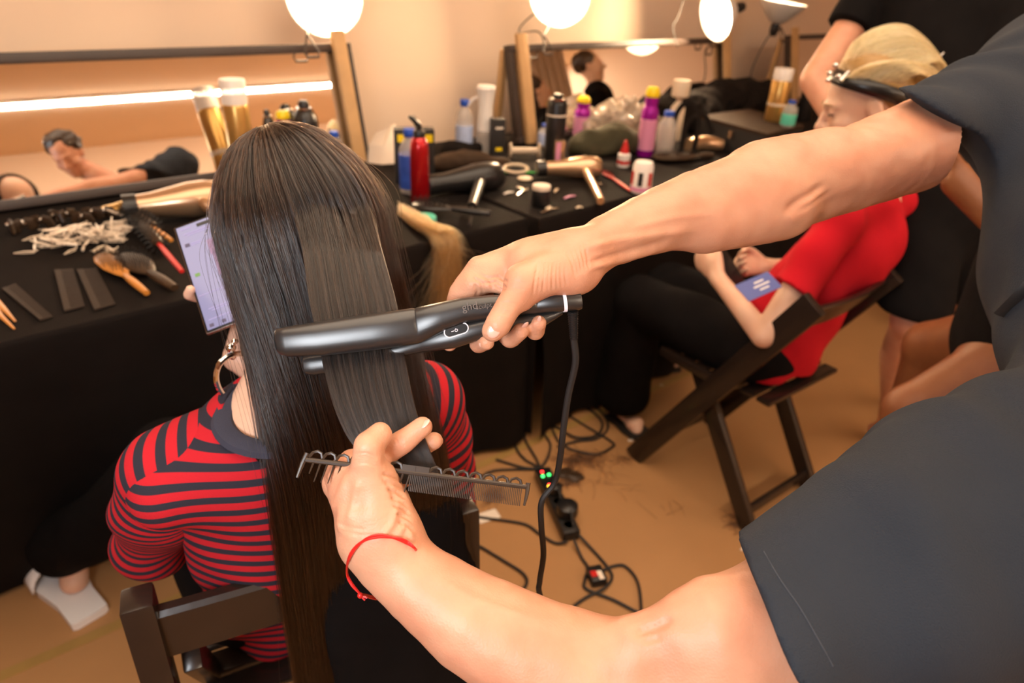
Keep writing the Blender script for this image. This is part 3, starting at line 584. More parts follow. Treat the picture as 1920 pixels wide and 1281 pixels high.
# hair: strands that leave the crown, follow the skull and hang over the chair back
HM = hair_mat('dark_brown_hair', (0.003, 0.0017, 0.0012), (0.027, 0.014, 0.0085), 0.20); HM2 = hair_mat('dark_hair_lit', (0.003, 0.002, 0.0016), (0.024, 0.0155, 0.0115), 0.24)
M['hair_core'] = mat('hair_core', (0.003, 0.002, 0.0016), 0.8, spec=0.1)
hx = np.array([0.092, 0.112, 0.113]); pz = nrm(tz + 0.25 * mf - 0.22 * mr); px_ = nrm(mr - pz * (mr @ pz)); Rh = np.stack([px_, np.cross(pz, px_), pz], 1); hcc = hc - mf * 0.010 + tz * 0.019 + mr * 0.004
def flow(phi, th0, off, zend, n, jit=0.0):                         # phi 0 = back of the head, + = her right; arrays of strands
    phi, th0, off, zend, jit = [np.atleast_1d(np.asarray(a, float)) for a in (phi, th0, off, zend, jit)]; N = max(map(len, (phi, th0, off, zend, jit))); phi, th0, off, zend, jit = [np.broadcast_to(a, N) for a in (phi, th0, off, zend, jit)]
    a = th0[:, None] + (1.62 - th0)[:, None] * np.linspace(0, 1, n // 2)[None]; dirs = np.stack([np.sin(a) * np.sin(phi)[:, None], -np.sin(a) * np.cos(phi)[:, None], np.cos(a)], -1)
    up_ = hcc + (dirs * (hx[None, None] + off[:, None, None])) @ Rh.T; e = up_[:, -1]; k = n - n // 2; q = (np.arange(1, k + 1) / k)[None]
    lat = 0.105 * np.sin(np.clip(phi / 2.0, -1, 1) * 1.3) + 0.034 + jit; z = e[:, 2:3] + (zend[:, None] - e[:, 2:3]) * q; w = np.clip((e[:, 2:3] - z) / np.where(phi > 0, 0.34, 0.24)[:, None], 0, 1); w = (w * w * (3 - 2 * w))[..., None]
    bk = mid - mf * (0.130 + off)[:, None]; bl = cat1(0, 0, 0.8) + (-0.285 - off)[:, None] * mf; ww = np.clip((1.02 - z) / 0.16, 0, 1)[..., None]; tgt = bk[:, None] * (1 - ww) + bl[:, None] * ww + mr * (lat + 0.028)[:, None, None]
    p = e[:, None] * (1 - w) + tgt * w; p[..., 2] = z; p = np.concatenate([up_, p], 1)
    for _ in range(7): p[:, 3:-1] = 0.25 * p[:, 2:-2] + 0.5 * p[:, 3:-1] + 0.25 * p[:, 4:]
    return p
g = flow(np.linspace(-1.95, 2.05, 60), 0.02, -0.0125, 0.50, 34)
hb = MB(); hb.grid(g); hairm = hb.build('hair', 'hair_core', model, True)
md = hairm.modifiers.new('solid', 'SOLIDIFY'); md.thickness = 0.006; md.offset = 0
NS = 24000; phs = rng.uniform(-2.0, 2.1, NS); th_ = np.where(rng.random(NS) < 0.35, np.arccos(1 - rng.uniform(0, 1, NS) * (1 - math.cos(1.45))), rng.uniform(0.05, 0.42, NS))
clump = np.round(phs * 26) / 26 + 0.3 / 26 * np.sin(phs * 90); offs = 0.0022 * np.sin(phs * 61) + 0.0014 * np.sin(phs * 137 + 1) + rng.uniform(-0.003, 0.003, NS) + 0.002 - 0.0085 * np.clip((th_ - 0.4) / 0.6, 0, 1)
st = flow(0.55 * phs + 0.45 * clump + rng.normal(0, 0.012, NS), th_, offs, rng.uniform(0.50, 0.62, NS), 26, rng.normal(0, 0.006, NS)); st = st + rng.normal(0, 0.0005, st.shape)
qs = st - C0; tt = qs @ cF; pxs = 960 + CF * (qs @ cR) / tt; pys = 640.5 - CF * (qs @ cU) / tt                        # the strands of the lifted section leave the fall
i41 = np.argmax(pys >= 415, 1); ar = np.arange(NS); p41 = pxs[ar, i41]; inq = (pys[:, 0] < 380) & (pys[ar, i41] >= 415) & (tt[ar, i41] < 0.77) & (p41 > 563) & (p41 < 702); lift_st = st[inq]; lift_i = i41[inq]; lift_q = (p41[inq] - 563) / 139.0; st = st[~inq]; phs = phs[~inq]; NS = len(st)
hair_obj('hair_strand', st, 0.00034, HM, hairm, tone=0.42 + 0.25 * np.sin(phs * 47) + 0.18 * np.sin(phs * 113 + 2) + rng.normal(0, 0.30, NS))['kind'] = 'stuff'
# the section pulled out through the straightener
lk = [(450, 566, 712, 0.668), (500, 574, 726, 0.650), (570, 584, 744, 0.634), (640, 600, 754, 0.6245), (700, 612, 764, 0.618), (770, 632, 780, 0.610), (830, 662, 800, 0.604), (875, 712, 818, 0.600), (905, 742, 826, 0.598)]
from mathutils.bvhtree import BVHTree
def bvh_of(o): return BVHTree.FromPolygons([v.co[:] for v in o.data.vertices], [p.vertices[:] for p in o.data.polygons])
def cast(b, px, py, back=0.0, lift=0.0):
    d = nrm(ray(px, py)); h = b.ray_cast(Vector(C0), Vector(d))
    if h[0] is None: return None
    n_ = np.array(h[1]); n_ = n_ if n_ @ d < 0 else -n_; return np.array(h[0]) + (n_ * lift if lift else -d * back)
Lp = spline([P(a, y, t) for y, a, b, t in lk], 24); Rp = spline([P(b, y + 6, t) for y, a, b, t in lk], 24)
g = np.stack([Lp * (1 - q) + Rp * q + cF * (0.003 + 0.014 * np.linspace(1, 0, 24)[:, None] ** 4) for q in np.linspace(0.02, 0.98, 24)]); hs_ = MB().grid(g).build('hair_section', 'hair_core', hairm, True)
md = hs_.modifiers.new('solid', 'SOLIDIFY'); md.thickness = 0.003; md.offset = 0
st = []; tn_ = []; dup_ = max(2, int(6500 / max(1, len(lift_st))))
for s0_, i_, q0_ in zip(lift_st, lift_i, lift_q):
    for r_ in range(dup_):
        q = float(np.clip(q0_ + rng.normal(0, 0.02), 0, 1)); s_ = np.linspace(0, 1, 24)[:, None]; low = Lp * (1 - q) + Rp * q - cF * rng.uniform(-0.002, 0.0032) + cR * (0.0012 * np.sin(rng.uniform(0, 6.3) + 5 * s_) * s_)
        path = np.vstack([s0_[:max(2, i_)] + rng.normal(0, 0.0007, 3), low[1:]]); cl = np.r_[0, np.cumsum(np.linalg.norm(np.diff(path, axis=0), axis=1))]; u_ = np.linspace(0, cl[-1], 40); st.append(np.stack([np.interp(u_, cl, path[:, k_]) for k_ in range(3)], 1)); tn_.append(0.42 + 0.22 * math.sin(41 * q) + 0.2 * math.sin(97 * q + 1) + rng.normal(0, 0.32))
hair_obj('section_strand', np.array(st), 0.00032, HM2, hairm, tone=np.array(tn_))['kind'] = 'stuff'
NF = 260; s_ = np.linspace(0, 1, 26)[None, :, None]; b = flow(rng.uniform(-1.9, 2.0, NF), rng.uniform(0.05, 1.2, NF), rng.uniform(0.002, 0.006, NF), rng.uniform(0.55, 0.9, NF), 26)   # flyaways
st = b + (mr[None] * rng.normal(0, 0.02, (NF, 1)) - mf[None] * np.abs(rng.normal(0, 0.006, (NF, 1))))[:, None] * s_ * np.sin(s_ * rng.uniform(2, 6, (NF, 1, 1)))
hair_obj('flyaway_strand', np.array(st), 0.00016, HM, hairm)['kind'] = 'stuff'
# hoop earring
ec = P(458, 712, 0.815); er = nrm(cR * 0.55 + cF * 0.8); hoop = thing('hoop_earring', 'silver hoop earring hanging below the phone beside her dark hair', 'earring', ec)
MB().tube([ec + 0.036 * (math.cos(a) * er + math.sin(a) * tz) for a in np.linspace(0.2, 6.2, 40)], 0.0034, 8, True).build('hoop', 'chrome', hoop)
mb = MB(); mb.ell(P(433, 652, 0.812), 0.006); mb.ell(P(436, 668, 0.812), 0.0045); mb.ell(P(440, 640, 0.812), 0.004); mb.build('ornament', 'chrome', hoop)
# ------------------------------------------------------------------ the hair straightener
T0 = P(517, 643, 0.603); T1 = P(1090, 563, 0.615); sx = nrm(T1 - T0); SL = np.linalg.norm(T1 - T0); sv = -nrm(ray(800, 610)); sy = nrm(np.cross(sv, sx)); sy = -sy if sy @ cU < 0 else sy; sz_ = np.cross(sx, sy)
if sz_ @ sv < 0: sz_ = -sz_
PXM = 0.606 / CF                                                   # metres per pixel at the tool
iron = thing('hair_straightener', 'matte black hair straightener clamped on the lifted strand of dark hair', 'hair straightener', T0)
def sframe(px, py, dz=0.0):                                        # pixel -> tool coordinates
    d = ray(px, py); t = ((T0 - C0) @ sz_) / (d @ sz_); p = C0 + t * d + dz * sz_; q = p - T0; return float(q @ sx), float(q @ sy)
def loft(stations, n=28, ex=2.6, name='arm', m='black', par=None, smooth=40):
    rows = []
    for (s_, y, z, hy, hz) in stations:
        r_ = []
        for j in range(n):
            a = 2 * math.pi * j / n; ca, sa = math.cos(a), math.sin(a)
            yy = hy * math.copysign(abs(ca) ** (2 / ex), ca); zz = hz * math.copysign(abs(sa) ** (2 / ex), sa)
            r_.append(T0 + s_ * sx + (y + yy) * sy + (z + zz) * sz_)
        rows.append(r_)
    k = len(rows); vs = [p for r_ in rows for p in r_]
    fs = [(i * n + j, i * n + (j + 1) % n, (i + 1) * n + (j + 1) % n, (i + 1) * n + j) for i in range(k - 1) for j in range(n)] + [tuple(range(n - 1, -1, -1)), tuple((k - 1) * n + j for j in range(n))]
    return MB().add(vs, fs).build(name, m, par, smooth)
def st_px(px, yt, yb, z, hz, sh=1.0):
    a = sframe(px, yt); b = sframe(px, yb); return ((a[0] + b[0]) / 2, (a[1] + b[1]) / 2, z, abs(a[1] - b[1]) / 2 * sh, hz * sh)
M['iron'] = mat('satin_black', (0.016, 0.015, 0.015), 0.33, spec=0.9, coat=0.0, noise=0.1, nscale=60)
M['ring_white'] = mat('ring_white', (0.75, 0.68, 0.72), 0.4, emit=(0.9, 0.85, 0.9), estr=0.15)
up = [st_px(516, 628, 652, 0, 0.003, 0.7), st_px(518, 621, 660, 0, 0.006), st_px(524, 616, 666, 0, 0.009), st_px(540, 612, 670, 0, 0.011), st_px(600, 603, 668, 0, 0.013), st_px(700, 588, 657, 0, 0.0135), st_px(778, 577, 646, 0, 0.014), st_px(783, 578, 644, 0, 0.0132), st_px(786, 576, 643, 0, 0.014),
      st_px(830, 566, 622, 0.0, 0.0142), st_px(870, 558, 607, 0, 0.014), st_px(920, 553, 600, 0, 0.013), st_px(975, 552, 592, 0, 0.012), st_px(1000, 551, 590, 0, 0.012), st_px(1004, 552, 589, 0, 0.0112), st_px(1007, 550, 589, 0, 0.012), st_px(1050, 547, 585, 0, 0.012), st_px(1084, 545, 582, 0, 0.012), st_px(1088, 547, 580, 0, 0.0112), st_px(1089, 551, 576, 0, 0.009)]
loft(up, name='upper_arm', m='iron', par=iron)
zl = -0.019
lo_ = [st_px(556, 678, 702, zl - 0.004, 0.003, 0.8), st_px(560, 672, 706, zl - 0.004, 0.006), st_px(575, 668, 708, zl - 0.004, 0.008), st_px(700, 655, 690, zl - 0.003, 0.0085), st_px(760, 640, 668, zl, 0.009), st_px(790, 625, 662, zl + 0.006, 0.011), st_px(850, 606, 654, zl + 0.013, 0.0125), st_px(905, 594, 636, zl + 0.014, 0.0125), st_px(960, 588, 622, zl + 0.013, 0.012), st_px(1020, 584, 612, zl + 0.012, 0.0115), st_px(1040, 582, 600, zl + 0.012, 0.010), st_px(1055, 578, 590, zl + 0.012, 0.007)]
loft(lo_, name='lower_arm', m='iron', par=iron)
loft([st_px(545, 652, 660, -0.0125, 0.0025), st_px(770, 633, 640, -0.0125, 0.0025)], name='heat_plate', m='bronze', par=iron, ex=6)
# indicator ring near the cord, power button with its white oval, lettering
loft([st_px(1054, 546, 586, 0, 0.0125), st_px(1060, 545.5, 585.5, 0, 0.0126)], name='indicator_ring', m='ring_white', par=iron)
b0 = np.array(sframe(856, 619)); zf = zl + 0.013 + 0.0122; ang = math.radians(9)
def on_face(x, y, z): c, s_ = math.cos(ang), math.sin(ang); return T0 + (b0[0] + c * x - s_ * y) * sx + (b0[1] + s_ * x + c * y) * sy + z * sz_
def stadium(hw, r, n=12): return [(hw + r * math.cos(a), r * math.sin(a)) for a in np.linspace(-math.pi / 2, math.pi / 2, n)] + [(-hw + r * math.cos(a), r * math.sin(a)) for a in np.linspace(math.pi / 2, 1.5 * math.pi, n)]
btn = MB(); s_ = stadium(0.0062, 0.0040); btn.add([on_face(x, y, zf + 0.0012) for x, y in s_] + [on_face(x, y, zf - 0.002) for x, y in s_], [tuple(range(24))] + [(i, i + 24, (i + 1) % 24 + 24, (i + 1) % 24) for i in range(24)])
btn = btn.build('power_button', 'black', iron, 30)
MB().tube([on_face(x, y, zf + 0.0010) for x, y in stadium(0.0062, 0.0046) + [stadium(0.0062, 0.0046)[0]]], 0.00055, 6, False).build('button_outline', 'ring_white', btn)
mb = MB(); mb.tube([on_face(0.0012 * math.cos(a), 0.0012 * math.sin(a), zf + 0.0014) for a in np.linspace(2.0, 7.3, 12)], 0.00025, 5); mb.tube([on_face(0, 0.0004, zf + 0.0014), on_face(0, 0.0018, zf + 0.0014)], 0.00025, 5); mb.tube([on_face(-0.0045, 0, zf + 0.0014), on_face(-0.002, 0, zf + 0.0014)], 0.0003, 5); mb.build('power_mark', 'ring_white', btn)
M['print_grey'] = mat('grey_print', (0.11, 0.085, 0.07), 0.5)
def text_obj(body, loc, xd, yd, size, m, parent, name='lettering', ext=0.0001, sp=1.0, align='LEFT'):
    cu = bpy.data.curves.new(name, 'FONT'); cu.body = body; cu.size = size; cu.extrude = ext; cu.space_character = sp; cu.align_x = align; cu.resolution_u = 3
    o = bpy.data.objects.new(name, cu); COL.objects.link(o); xd = nrm(xd); yd = nrm(yd - xd * (yd @ xd)); z = np.cross(xd, yd)
    mw = Matrix(((xd[0], yd[0], z[0], loc[0]), (xd[1], yd[1], z[1], loc[1]), (xd[2], yd[2], z[2], loc[2]), (0, 0, 0, 1)))
    dg = bpy.context.evaluated_depsgraph_get(); me = bpy.data.meshes.new_from_object(o.evaluated_get(dg)); bpy.data.objects.remove(o); me.transform(mw)
    return link(name, me, m, parent, False)
tdir = nrm(P(920, 572, 0.61) - P(868, 581, 0.61)); tl = np.array(sframe(868, 584)); tlw = T0 + tl[0] * sx + tl[1] * sy + 0.0146 * sz_
text_obj('ghd', tlw, tdir, sy, 0.0098, 'print_grey', iron, sp=1.0); tl = np.array(sframe(893, 581)); text_obj('sculpt', T0 + tl[0] * sx + tl[1] * sy + 0.0152 * sz_, tdir, sy, 0.0060, 'print_grey', iron)
# strain relief and cord
c0 = P(1074, 583, 0.615); c1 = P(1076, 636, 0.628)
mb = MB(); mb.tube([c0, c1], [0.0044, 0.0034], 12)
for i in range(12): q = c0 + (c1 - c0) * (i + 0.5) / 12; mb.tube([q - (c1 - c0) * 0.015, q + (c1 - c0) * 0.015], 0.0049 - 0.0001 * i, 12)
mb.build('strain_relief', 'black', iron)
MB().tube(spline([c1, P(1079, 680, 0.64), P(1066, 740, 0.66), P(1057, 800, 0.68), P(1050, 860, 0.70), P(1040, 905, 0.715), P(1016, 940, 0.72), P(1015, 985, 0.735), P(1019, 1040, 0.76), P(1012, 1090, 0.78), P(1013, 1118, 0.80), P(1040, 1200, 0.90), P(1100, 1300, 1.05), onz(1180, 1330, 0.004)], 90), 0.0033, 8).build('cord', 'black_matte', iron)
# ------------------------------------------------------------------ the hairdresser reaching in from the side
sty = thing('person', 'hairdresser in a dark slate T-shirt reaching both bare arms in to straighten the hair', 'person', (0.72, 0.42, 0))
TB_ = 0.60
S1 = SDF()
# right forearm and upper arm
rarm = [(1092, 480, 0.622, 0.0215), (1140, 452, 0.640, 0.0245), (1205, 424, 0.665, 0.029), (1310, 391, 0.700, 0.0395), (1410, 365, 0.725, 0.0465), (1510, 343, 0.755, 0.0460), (1605, 314, 0.785, 0.0475), (1705, 278, 0.825, 0.0540), (1850, 215, 0.880, 0.058), (1985, 160, 0.93, 0.06)]
S1.chain([P(a, b, c) for a, b, c, r in rarm], [r for *_, r in rarm], 0.012)
S1.cone(P(1330, 425, 0.688), P(1470, 395, 0.722), 0.022, 0.028, 0.025)
S1.cone(P(1420, 310, 0.735), P(1540, 292, 0.765), 0.020, 0.022, 0.03)
S1.ell(P(1088, 524, 0.615), (0.013, 0.012, 0.011), None, 0.014)                                                                      # heel of the hand
# right hand: back of the hand over the tool
S1.chain([P(1088, 482, 0.622), P(1040, 490, 0.622), P(990, 497, 0.625)], [0.0225, 0.0215, 0.020], 0.015)
S1.chain([P(1060, 478, 0.628), P(1000, 484, 0.637), P(935, 500, 0.640)], [0.020, 0.019, 0.0145], 0.015)
S1.chain([P(1060, 485, 0.640), P(1000, 500, 0.655), P(960, 512, 0.660)], [0.019, 0.018, 0.014], 0.015)
S1.chain([P(1060, 495, 0.650), P(1020, 515, 0.668)], [0.017, 0.015], 0.015)
# index finger: knuckle, over the far side, tip below
S1.chain([P(940, 496, 0.634), P(898, 502, 0.630), P(863, 548, 0.634), P(848, 592, 0.645), P(842, 630, 0.640), P(843, 646, 0.630)], [0.0125, 0.0112, 0.0100, 0.0090, 0.0085, 0.0072], 0.008)
S1.cone(P(930, 520, 0.628), P(885, 545, 0.628), 0.009, 0.0085, 0.012)
S1.chain([P(952, 545, 0.617), P(915, 535, 0.618), P(885, 530, 0.620)], [0.0055, 0.005, 0.004], 0.01)
# middle, ring and little finger curl round the back and come up under the tool
S1.chain([P(955, 505, 0.650), P(912, 530, 0.658), P(900, 590, 0.660), P(900, 630, 0.645), P(897, 645, 0.626), P(912, 642, 0.610)], [0.012, 0.0105, 0.0095, 0.0088, 0.0083, 0.0072], 0.005)
S1.chain([P(985, 510, 0.660), P(955, 540, 0.668), P(950, 595, 0.668), P(950, 628, 0.652), P(958, 634, 0.626), P(976, 620, 0.611)], [0.012, 0.0105, 0.0098, 0.0092, 0.0092, 0.0082], 0.005)
S1.chain([P(1020, 518, 0.668), P(1000, 545, 0.672), P(1000, 595, 0.668), P(1002, 618, 0.648), P(1004, 621, 0.624), P(1010, 606, 0.611)], [0.011, 0.0095, 0.009, 0.0085, 0.0085, 0.0078], 0.005)
# thumb along the front
S1.chain([P(1060, 512, 0.607), P(1015, 517, 0.596), P(978, 530, 0.590)], [0.0185, 0.0175, 0.0142], 0.018)
S1.chain([P(980, 525, 0.590), P(966, 552, 0.587), P(950, 580, 0.584), P(934, 608, 0.583), P(923, 621, 0.585)], [0.0140, 0.0115, 0.0112, 0.0113, 0.0098], 0.006)
S1.cone(P(1002, 540, 0.600), P(985, 565, 0.594), 0.011, 0.0065, 0.012)
# left forearm and hand
larm = [(706, 1018, 0.580, 0.0270), (735, 1050, 0.578, 0.0300), (790, 1098, 0.573, 0.0330), (885, 1166, 0.566, 0.0400), (1000, 1228, 0.560, 0.0455), (1140, 1282, 0.553, 0.0490), (1260, 1296, 0.549, 0.0520), (1390, 1235, 0.545, 0.0590), (1560, 1150, 0.545, 0.066), (1850, 1020, 0.56, 0.070), (2040, 960, 0.58, 0.07)]
S2 = SDF(); S2.chain([P(a, b, c) for a, b, c, r in larm], [r for *_, r in larm], 0.015)
S2.cone(P(1195, 1195, 0.530), P(1330, 1170, 0.525), 0.012, 0.030, 0.04)
S2.cone(P(1200, 1180, 0.532), P(1262, 1160, 0.532), 0.0018, 0.0018, 0.014, sub=True)
S2.chain([P(700, 1000, 0.580), P(690, 960, 0.580), P(672, 920, 0.582), P(660, 898, 0.585)], [0.0285, 0.0280, 0.0250, 0.0190], 0.015)
S2.chain([P(728, 1000, 0.572), P(716, 955, 0.570), P(700, 905, 0.568)], [0.0245, 0.0230, 0.0165], 0.02)
S2.ell(P(762, 995, 0.575), (0.009, 0.010, 0.017), None, 0.012)
S2.chain([P(690, 960, 0.600), P(660, 925, 0.610), P(645, 910, 0.615)], [0.024, 0.021, 0.017], 0.015)
# thumb pressing the comb
S2.chain([P(703, 905, 0.566), P(690, 866, 0.556), P(692, 836, 0.5525), P(712, 816, 0.560)], [0.0165, 0.0135, 0.0128, 0.0105], 0.012)
# index over the strand, middle under it, ring and little folded away
S2.chain([P(640, 892, 0.590), P(660, 868, 0.594), P(705, 860, 0.588), P(756, 828, 0.582), P(792, 801, 0.583)], [0.0145, 0.0120, 0.0105, 0.0100, 0.0085], 0.006)
S2.chain([P(632, 905, 0.612), P(665, 890, 0.622), P(720, 872, 0.622), P(785, 842, 0.616), P(814, 826, 0.612)], [0.0130, 0.0110, 0.0100, 0.0092, 0.0080], 0.005)
S2.chain([P(640, 918, 0.628), P(680, 915, 0.640), P(735, 905, 0.636), P(770, 893, 0.630)], [0.0125, 0.0105, 0.0095, 0.0078], 0.005)
S2.chain([P(660, 935, 0.636), P(700, 932, 0.646), P(742, 922, 0.640)], [0.011, 0.0092, 0.0075], 0.005)
S2.cone(P(640, 985, 0.556), P(655, 915, 0.560), 0.0028, 0.0022, 0.008); S2.cone(P(662, 1000, 0.553), P(676, 930, 0.557), 0.0026, 0.0020, 0.008)  # tendons
# shoulders, torso and neck joined to the arms
shRs = P(1985, 160, 0.93); shLs = P(2040, 960, 0.58); chs = (shRs + shLs) / 2 + np.array([0.075, 0, -0.04]); pels = np.array([chs[0] + 0.22, chs[1] - 0.02, 0.95]); fS = nrm(np.array([-1, 0.1, 0]))
S1.ops += S2.ops
S1.cone(chs + tz * 0.05, shRs, 0.07, 0.058, 0.05); S1.cone(chs + tz * 0.05, shLs, 0.07, 0.062, 0.05)
S1.chain([chs, (chs + pels) / 2, pels], [0.15, 0.135, 0.14], 0.05, (fS, 0.72))
hds = np.array([0.45, 0.515, 1.575]); nks = chs + np.array([-0.07, 0, 0.09]); S1.chain([nks, hds + np.array([0.05, 0, -0.06])], [0.062, 0.056], 0.04)
V1, Q1 = S1.mesh(0.0027, lambda p: 0.0005 * vnoise(p, 160, 3) + 0.0006 * vnoise(p, 70, 1), crop=(np.array([-0.5, 0, 0.6]), np.array([0.50, 1.2, 1.62])))
sbody = np_mesh('body', V1, Q1, 'skin_man', sty, relax=1)
RT0, RT1 = (0.54, 0.64), (0.50, 0.62); ANY = (0.3, 1.0); cr = []
for i in range(5): cr.append(([(966 - 3 * i, 571 + 5 * i), (952 - 3 * i, 566 + 5 * i), (938 - 2 * i, 568 + 5 * i)], -0.0009, 2.0, ANY))                     # thumb knuckle
for i in range(3): cr.append(([(988 - 2 * i, 531 + 6 * i), (966, 528 + 6 * i)], -0.0007, 2.2, ANY))
for i, (p0, p1, p2) in enumerate((((886, 520), (903, 530), (905, 552)), ((895, 512), (918, 524), (925, 545)), ((900, 531), (930, 528), (952, 541)), ((908, 520), (935, 519), (958, 533)), ((890, 532), (896, 545), (893, 556)), ((925, 533), (940, 543), (955, 546)))): cr.append(([p0, p1, p2], -0.0016, 2.6, (0.58, 0.70)))
for i in range(8): cr.append(([(1010 + 7 * i, 486 + 1 * i), (1004 + 8 * i, 520), (1000 + 9 * i, 552 - 2 * i)], -0.0009 if i % 2 else -0.0013, 2.4, ANY))       # stretched skin over the thumb base
for i in range(5): cr.append(([(1062 + 8 * i, 470 - 5 * i), (1074 + 7 * i, 495 - 3 * i), (1080 + 6 * i, 522 - 4 * i)], -0.0014, 2.6, ANY))                    # wrist folds
for p, dd, w in (([(1090, 468), (1150, 452), (1230, 440), (1300, 432)], 0.0022, 7), ([(1100, 505), (1170, 486), (1260, 462)], 0.0024, 6), ([(1104, 492), (1180, 470), (1250, 452)], -0.0020, 5), ([(1180, 430), (1260, 408), (1340, 400)], 0.0013, 6)): cr.append((p, dd, w, ANY))
for p, dd, w in (([(1548, 344), (1525, 362), (1500, 376), (1468, 402)], -0.0042, 8), ([(1540, 374), (1505, 394), (1470, 416)], 0.0022, 18), ([(1560, 358), (1520, 384), (1490, 398)], -0.0022, 4), ([(1500, 396), (1560, 380), (1640, 366)], -0.0020, 14)): cr.append((p, dd, w, ANY))
for i in range(7): cr.append(([(716 + 5 * i, 888 + 15 * i), (736 + 4 * i, 893 + 15 * i), (756 + 3 * i, 905 + 15 * i)], -0.0014 if i % 2 else -0.0020, 3.0, ANY))  # palm side of the lower hand
for p, dd, w in (([(712, 890), (732, 915), (744, 945)], -0.0010, 5), ([(620, 965), (640, 920), (655, 885)], 0.0020, 8), ([(650, 985), (664, 935), (672, 900)], 0.0016, 7), ([(628, 978), (655, 990), (690, 994)], -0.0006, 4), ([(640, 996), (675, 1004), (705, 1003)], -0.0006, 4), ([(742, 1010), (762, 980), (775, 1020)], 0.0016, 7), ([(715, 1010), (735, 985), (746, 945)], 0.0016, 6)): cr.append((p, dd, w, ANY))
for i in range(4): cr.append(([(664, 852 + 6 * i), (685, 850 + 6 * i), (708, 858 + 6 * i)], -0.0008, 2.0, (0.4, 0.57)))
for i in range(2): cr.append(([(742 + 6 * i, 822 - 4 * i), (752 + 6 * i, 843 - 4 * i)], -0.0007, 1.8, (0.4, 0.60)))
for x, y in ((612, 895), (622, 884), (636, 876)): cr.append(([(x, y), (x + 12, y - 7)], 0.0016, 7, ANY))
for p, dd, w in (([(800, 1080), (900, 1130), (1010, 1165)], 0.0012, 9), ([(1190, 1188), (1225, 1178), (1262, 1160)], -0.004, 8), ([(1205, 1205), (1240, 1195)], -0.002, 5)): cr.append((p, dd, w, ANY))
refine(sbody, [(825, 425, 1130, 670, 0.3, 0.72), (590, 770, 840, 1060, 0.3, 0.68)], cr, 1)
S3 = SDF(); S3.ops = [o for o in S1.ops[-4:]]
S3.cone(shRs, (shRs + chs) / 2, 0.06, 0.07, 0.04); head_sdf(S3, hds, nrm(np.array([-0.75, 0.25, -0.55])), nrm(np.array([-0.5, 0.1, 0.85])))
V3, Q3 = S3.mesh(0.006, crop=(np.array([0.0, -0.5, 0.9]), np.array([1.6, 1.4, 2.0]))); np_mesh('head', V3, Q3, 'skin_man', sty)  # also holds torso, shoulders and neck, apart from the body mesh
Sh = SDF(); ru = nrm(np.array([-0.5, 0.1, 0.85])); rf = nrm(np.array([-0.75, 0.25, -0.55])); Sh.ell(hds + ru * 0.055 - rf * 0.03, (0.098, 0.098, 0.085), None, 0.01); Sh.cone(hds - rf * 0.05, hds - rf * 0.07 - ru * 0.05, 0.06, 0.05, 0.02); V, Q = Sh.mesh(0.007, lambda p: 0.008 * vnoise(p, 60, 2) + 0.005 * vnoise(p, 120, 4)); np_mesh('hair', V, Q, 'brown_dark', sty)
# T-shirt: a hollow sleeve cut off at each cuff
M['tee'] = mat('slate_jersey', (0.025, 0.029, 0.037), 0.92, noise=0.12, nscale=6, bump=0.5, bscale=800, spec=0.2)
St = SDF(); cR_, cL_ = P(1778, 262, 0.85), P(1478, 1176, 0.540); dR = nrm(P(1985, 160, 0.93) - P(1705, 278, 0.825)); dL = nrm(P(2040, 960, 0.58) - P(1480, 1190, 0.545))
nR = nrm(P(1892, 348, 0.85) - P(1688, 195, 0.85)); plR = nrm(np.cross(nR, cF)); plR = plR if plR @ dR > 0 else -plR
nL = nrm(P(1545, 1281, 0.50) - P(1412, 1048, 0.53)); plL = nrm(np.cross(nL, cF)); plL = plL if plL @ dL > 0 else -plL
def tfold(p): return 0.006 * vnoise(p, 26, 1) + 0.008 * vnoise(p, 13, 4) + 0.0035 * np.sin(70 * (p @ dR) + 5 * vnoise(p, 12, 3)) * np.clip((p[:, 1] - 0.35) * 4, 0, 1) + 0.005 * np.sin(38 * (p @ dL) + 5 * vnoise(p, 9, 6)) * np.clip((0.55 - p[:, 1]) * 4, 0, 1)
St.chain([P(1650, 300, 0.81), P(1770, 256, 0.855), P(1900, 200, 0.90), shRs], [0.066, 0.068, 0.092, 0.105], 0.0, plane=(P(1820, 262, 0.862), nrm(plR - 0.50 * cF)))
St.cone(chs + tz * 0.03, shRs, 0.10, 0.08, 0.06)
St.chain([P(1380, 1230, 0.53), P(1500, 1180, 0.545), P(1700, 1085, 0.56), P(1850, 1010, 0.58), shLs], [0.076, 0.082, 0.102, 0.118, 0.12], 0.04, plane=(P(1478, 1165, 0.545), nrm(plL - 0.25 * cF)))
St.cone(chs + tz * 0.03, shLs, 0.10, 0.09, 0.06); St.chain([chs + tz * 0.04, (chs + pels) / 2, pels - tz * 0.05], [0.165, 0.175, 0.18], 0.06, (fS, 0.8))
V, Q = St.mesh(0.0044, tfold); tee = np_mesh('t_shirt', V, Q, 'tee', sty)
Sp = SDF(); Sp.chain([pels, pels - tz * 0.08], [0.17, 0.16], 0.03, (fS, 0.8))
for q in (-1, 1): Sp.chain([pels + np.array([0, 0.1 * q, -0.05]), pels + np.array([0.05, 0.11 * q, -0.48]), pels + np.array([0.12, 0.12 * q, -0.90])], [0.10, 0.08, 0.07], 0.03)
V, Q = Sp.mesh(0.012); np_mesh('trousers', V, Q, 'pants', sty)
